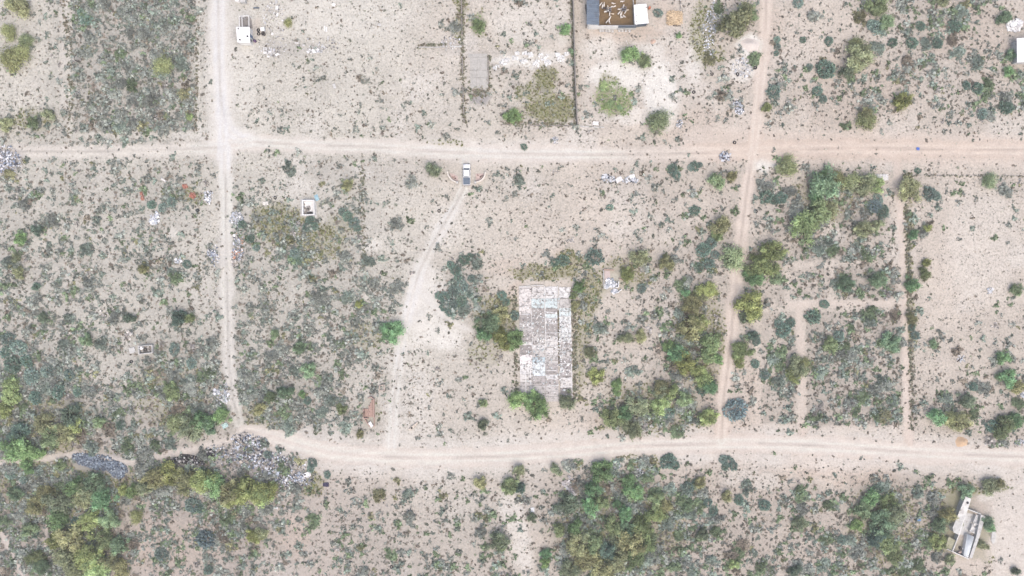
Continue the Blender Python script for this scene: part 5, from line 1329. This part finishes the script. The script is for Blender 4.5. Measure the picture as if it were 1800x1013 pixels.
def scatter(name, label, cat, u, v, rad, cols, temps, zs=.8, mat='leafc', seed=0):
    Vs, Cs = raw_scatter(u, v, rad, cols, temps, zs, seed)
    me = fast_mesh(name, Vs, 4, M[mat], Cs)
    o = bpy.data.objects.new(name, me); COL.objects.link(o)
    return tag(o, label, cat, kind='stuff')

rest = ~chset
nshr = len(u)
bigm = rad_px > 7.0
parts_ = [raw_scatter(u[m], v[m], rad_px[m] * S, cols[m] * LEAFK, T, .75, sd_) for m, T, sd_ in ((rest & bigm, BIG_T, 1), (rest & ~bigm, MED_T, 5))]
so = bpy.data.objects.new('scrub_undergrowth', fast_mesh('scrub_undergrowth', np.concatenate([p_[0] for p_ in parts_]), 4, M['leafc'], np.concatenate([p_[1] for p_ in parts_]))); COL.objects.link(so)
tag(so, 'grey-green desert scrub filling the plots between tracks', 'scrub', kind='stuff')

# small bushes round the shrubs and over the open ground
u, v, r = candidates(190000, 302)
F_ = land(u, v)
grain = fbm(u, v, 20, 97, 3)
open_ = 1 - np.clip(F_['road'] * 1.25, 0, 1)
p = (.16 + .34 * F_['cover'] + .30 * sstep(.42, .66, grain)) * open_ * (1 - .72 * F_['shoulder']) * (1 - .7 * F_['lime']) * (1 - .3 * F_['grey'])
p = p * np.where(F_['mid'] > .3, 1.6, 1) * np.where((u > 1600) & (v > 312) & (v < 640), 2.3, 1)
keep = (r.random(len(u)) < p * .8) & clear_of(u, v, 1)
u, v = u[keep], v[keep]; cvr = F_['cover'][keep]
fine = ((u > 1600) & (v > 300) & (v < 640)).astype(float)
rad = np.clip(np.exp(r.normal(math.log(.27), .38, len(u))) * (.85 + .6 * cvr) * (1 - .35 * fine), .13, .75)
b0_ = np.array([lin((140,136,127)), lin((132,132,124)), lin((150,142,132)), lin((134,138,126)), lin((142,134,124))])
cols = b0_[r.integers(5, size=len(u))] * r.uniform(.75, 1.2, (len(u), 1)) * LEAFK * (1.18 - .16 * sstep(450, 1000, u))[:, None]
nsm = len(u)
scatter('dry_grass_tufts', 'small dark dry tufts dotted over the pale soil', 'tufts', u, v, rad, cols, TUFT_T, .8, seed=2)

# fine dry stubble between the tufts
STUB_T = [leaf_cloud(280 + i, 4, 4, .8, .4, .2, .7, zmin=0, updir=2.5, asp=1.0, soft=.6) for i in range(8)]
u, v, r = candidates(125000, 305)
F_ = land(u, v)
p = (.12 + .55 * sstep(.42, .64, fbm(u, v, 46, 109, 4))) * (1 - np.clip(F_['road'] * 1.3, 0, 1)) * (1 - .7 * F_['shoulder']) * (1 - .8 * F_['lime']) * (1 - .45 * sstep(600, 1100, u))
keep = (r.random(len(u)) < p) & clear_of(u, v, 1)
u, v = u[keep], v[keep]
rad = r.uniform(.16, .36, len(u)); b0_ = np.array([lin((176,173,162)), lin((168,168,158)), lin((180,172,160)), lin((162,165,152))])
scatter('dry_stubble', 'fine pale grey stubble thinly covering the soil', 'stubble', u, v, rad, b0_[r.integers(4, size=len(u))] * r.uniform(.8, 1.1, (len(u), 1)) * LEAFK, STUB_T, .5, seed=6)

# olive ground cover
u, v, r = candidates(240000, 303, 20)
ol = patches(u, v, OLIVE, 10, 2); F_ = land(u, v)
keep = (r.random(len(u)) < ol ** 1.5 * 1.7 * (.6 + sstep(.35, .6, fbm(u, v, 18, 99, 3)))) & clear_of(u, v, 0) & (F_['road'] < .5)
inr = ((u > 1680) & (u < 1697) & (v > 940) & (v < 972))
u, v = u[keep], v[keep]
rad = r.uniform(.2, .45, len(u)); b0_ = np.array([lin((156,156,114)), lin((148,150,106)), lin((152,148,114)), lin((144,152,106)), lin((140,142,112))])
cols = b0_[r.integers(5, size=len(u))] * r.uniform(.85, 1.1, (len(u), 1)) * LEAFK * .9
# fresh green weeds in the limy yard
gy_ = (np.hypot((u - 1078) / 40, (v - 178) / 34) < 1) | (np.hypot(u - 842, v - 42) < 20)
cols[gy_] = (lin((156,176,124)) * LEAFK)[None] * r.uniform(.8, 1.1, (gy_.sum(), 1))
nol = len(u)
scatter('olive_grass', 'low olive-brown grass patches', 'grass', u, v, rad, cols, TUFT_T, .7, seed=3)

# weeds in the lines along walls, fences and road centres
LINES = [([(1592,312),(1596,450),(1600,600),(1604,755)], 3.0, 420, .34), ([(812,-10),(813,130),(816,216)], 2.2, 260, .3), ([(1588,308),(1812,310)], 1.2, 150, .22), ([(1004.5,0),(1011,221)], 1.4, 160, .3), ([(823,160),(860,160)], 6, 60, .35), ([(859,97),(860,155)], 2, 70, .3), ([(980.8,541),(982.7,640)], .8, 90, .22), ([(960,647),(961,690)], .6, 40, .18), ([(882,216),(1010,219)], 3, 120, .3),
         ([(112,0),(128,120),(122,240)], 4, 120, .35), ([(346,20),(345,235)], 2, 120, .3), ([(348,360),(352,520)], 2, 60, .25), ([(636,300),(640,470)], 2.5, 120, .3), ([(735,80),(785,79)], 1.5, 60, .28), ([(905,505),(908,690)], 2.5, 80, .4), ([(1008,505),(1010,700)], 3, 130, .4)]
uu, vv_, rr_ = [], [], []
r = np.random.default_rng(304)
for pts, w, n, rd in LINES:
    L = [math.hypot(b[0] - a[0], b[1] - a[1]) for a, b in zip(pts[:-1], pts[1:])]
    for k in range(n):
        s = r.uniform(0, sum(L)); i = 0
        while i < len(L) - 1 and s > L[i]: s -= L[i]; i += 1
        t = s / L[i]; uu.append(pts[i][0] + (pts[i + 1][0] - pts[i][0]) * t + r.normal() * w); vv_.append(pts[i][1] + (pts[i + 1][1] - pts[i][1]) * t + r.normal() * w); rr_.append(rd * r.uniform(.6, 1.4))
u, v, rad = np.array(uu), np.array(vv_), np.array(rr_)
cols = np.array([lin((142,142,122)), lin((146,138,122)), lin((134,138,120))])[r.integers(3, size=len(u))] * r.uniform(.8, 1.15, (len(u), 1)) * LEAFK
scatter('weed_lines', 'dark weeds growing in lines along walls and fences', 'weeds', u, v, rad, cols, SMALL_T, .8, seed=4)

_tris = sum(len(o.data.polygons) * 2 for o in COL.objects if o.type == 'MESH' and o.data.users == 1)


# ------------------------------------------------------------------ the thin air between the drone and the ground
hz = MB().box(0, 0, 90.0, 3800, 3800, 183.0)
ho = hz.build('haze', M['soil'])
hm, hnt, hout = new_mat('thin_haze')
hv = nd(hnt, 'ShaderNodeVolumePrincipled'); hv.inputs['Color'].default_value = (.97, .95, .92, 1); hv.inputs['Density'].default_value = HAZE; hv.inputs['Anisotropy'].default_value = .2
hnt.links.new(hv.outputs[0], hout.inputs['Volume'])
ho.data.materials.clear(); ho.data.materials.append(hm)
tag(ho, 'thin pale haze in the air over the whole place', 'haze', kind='stuff')
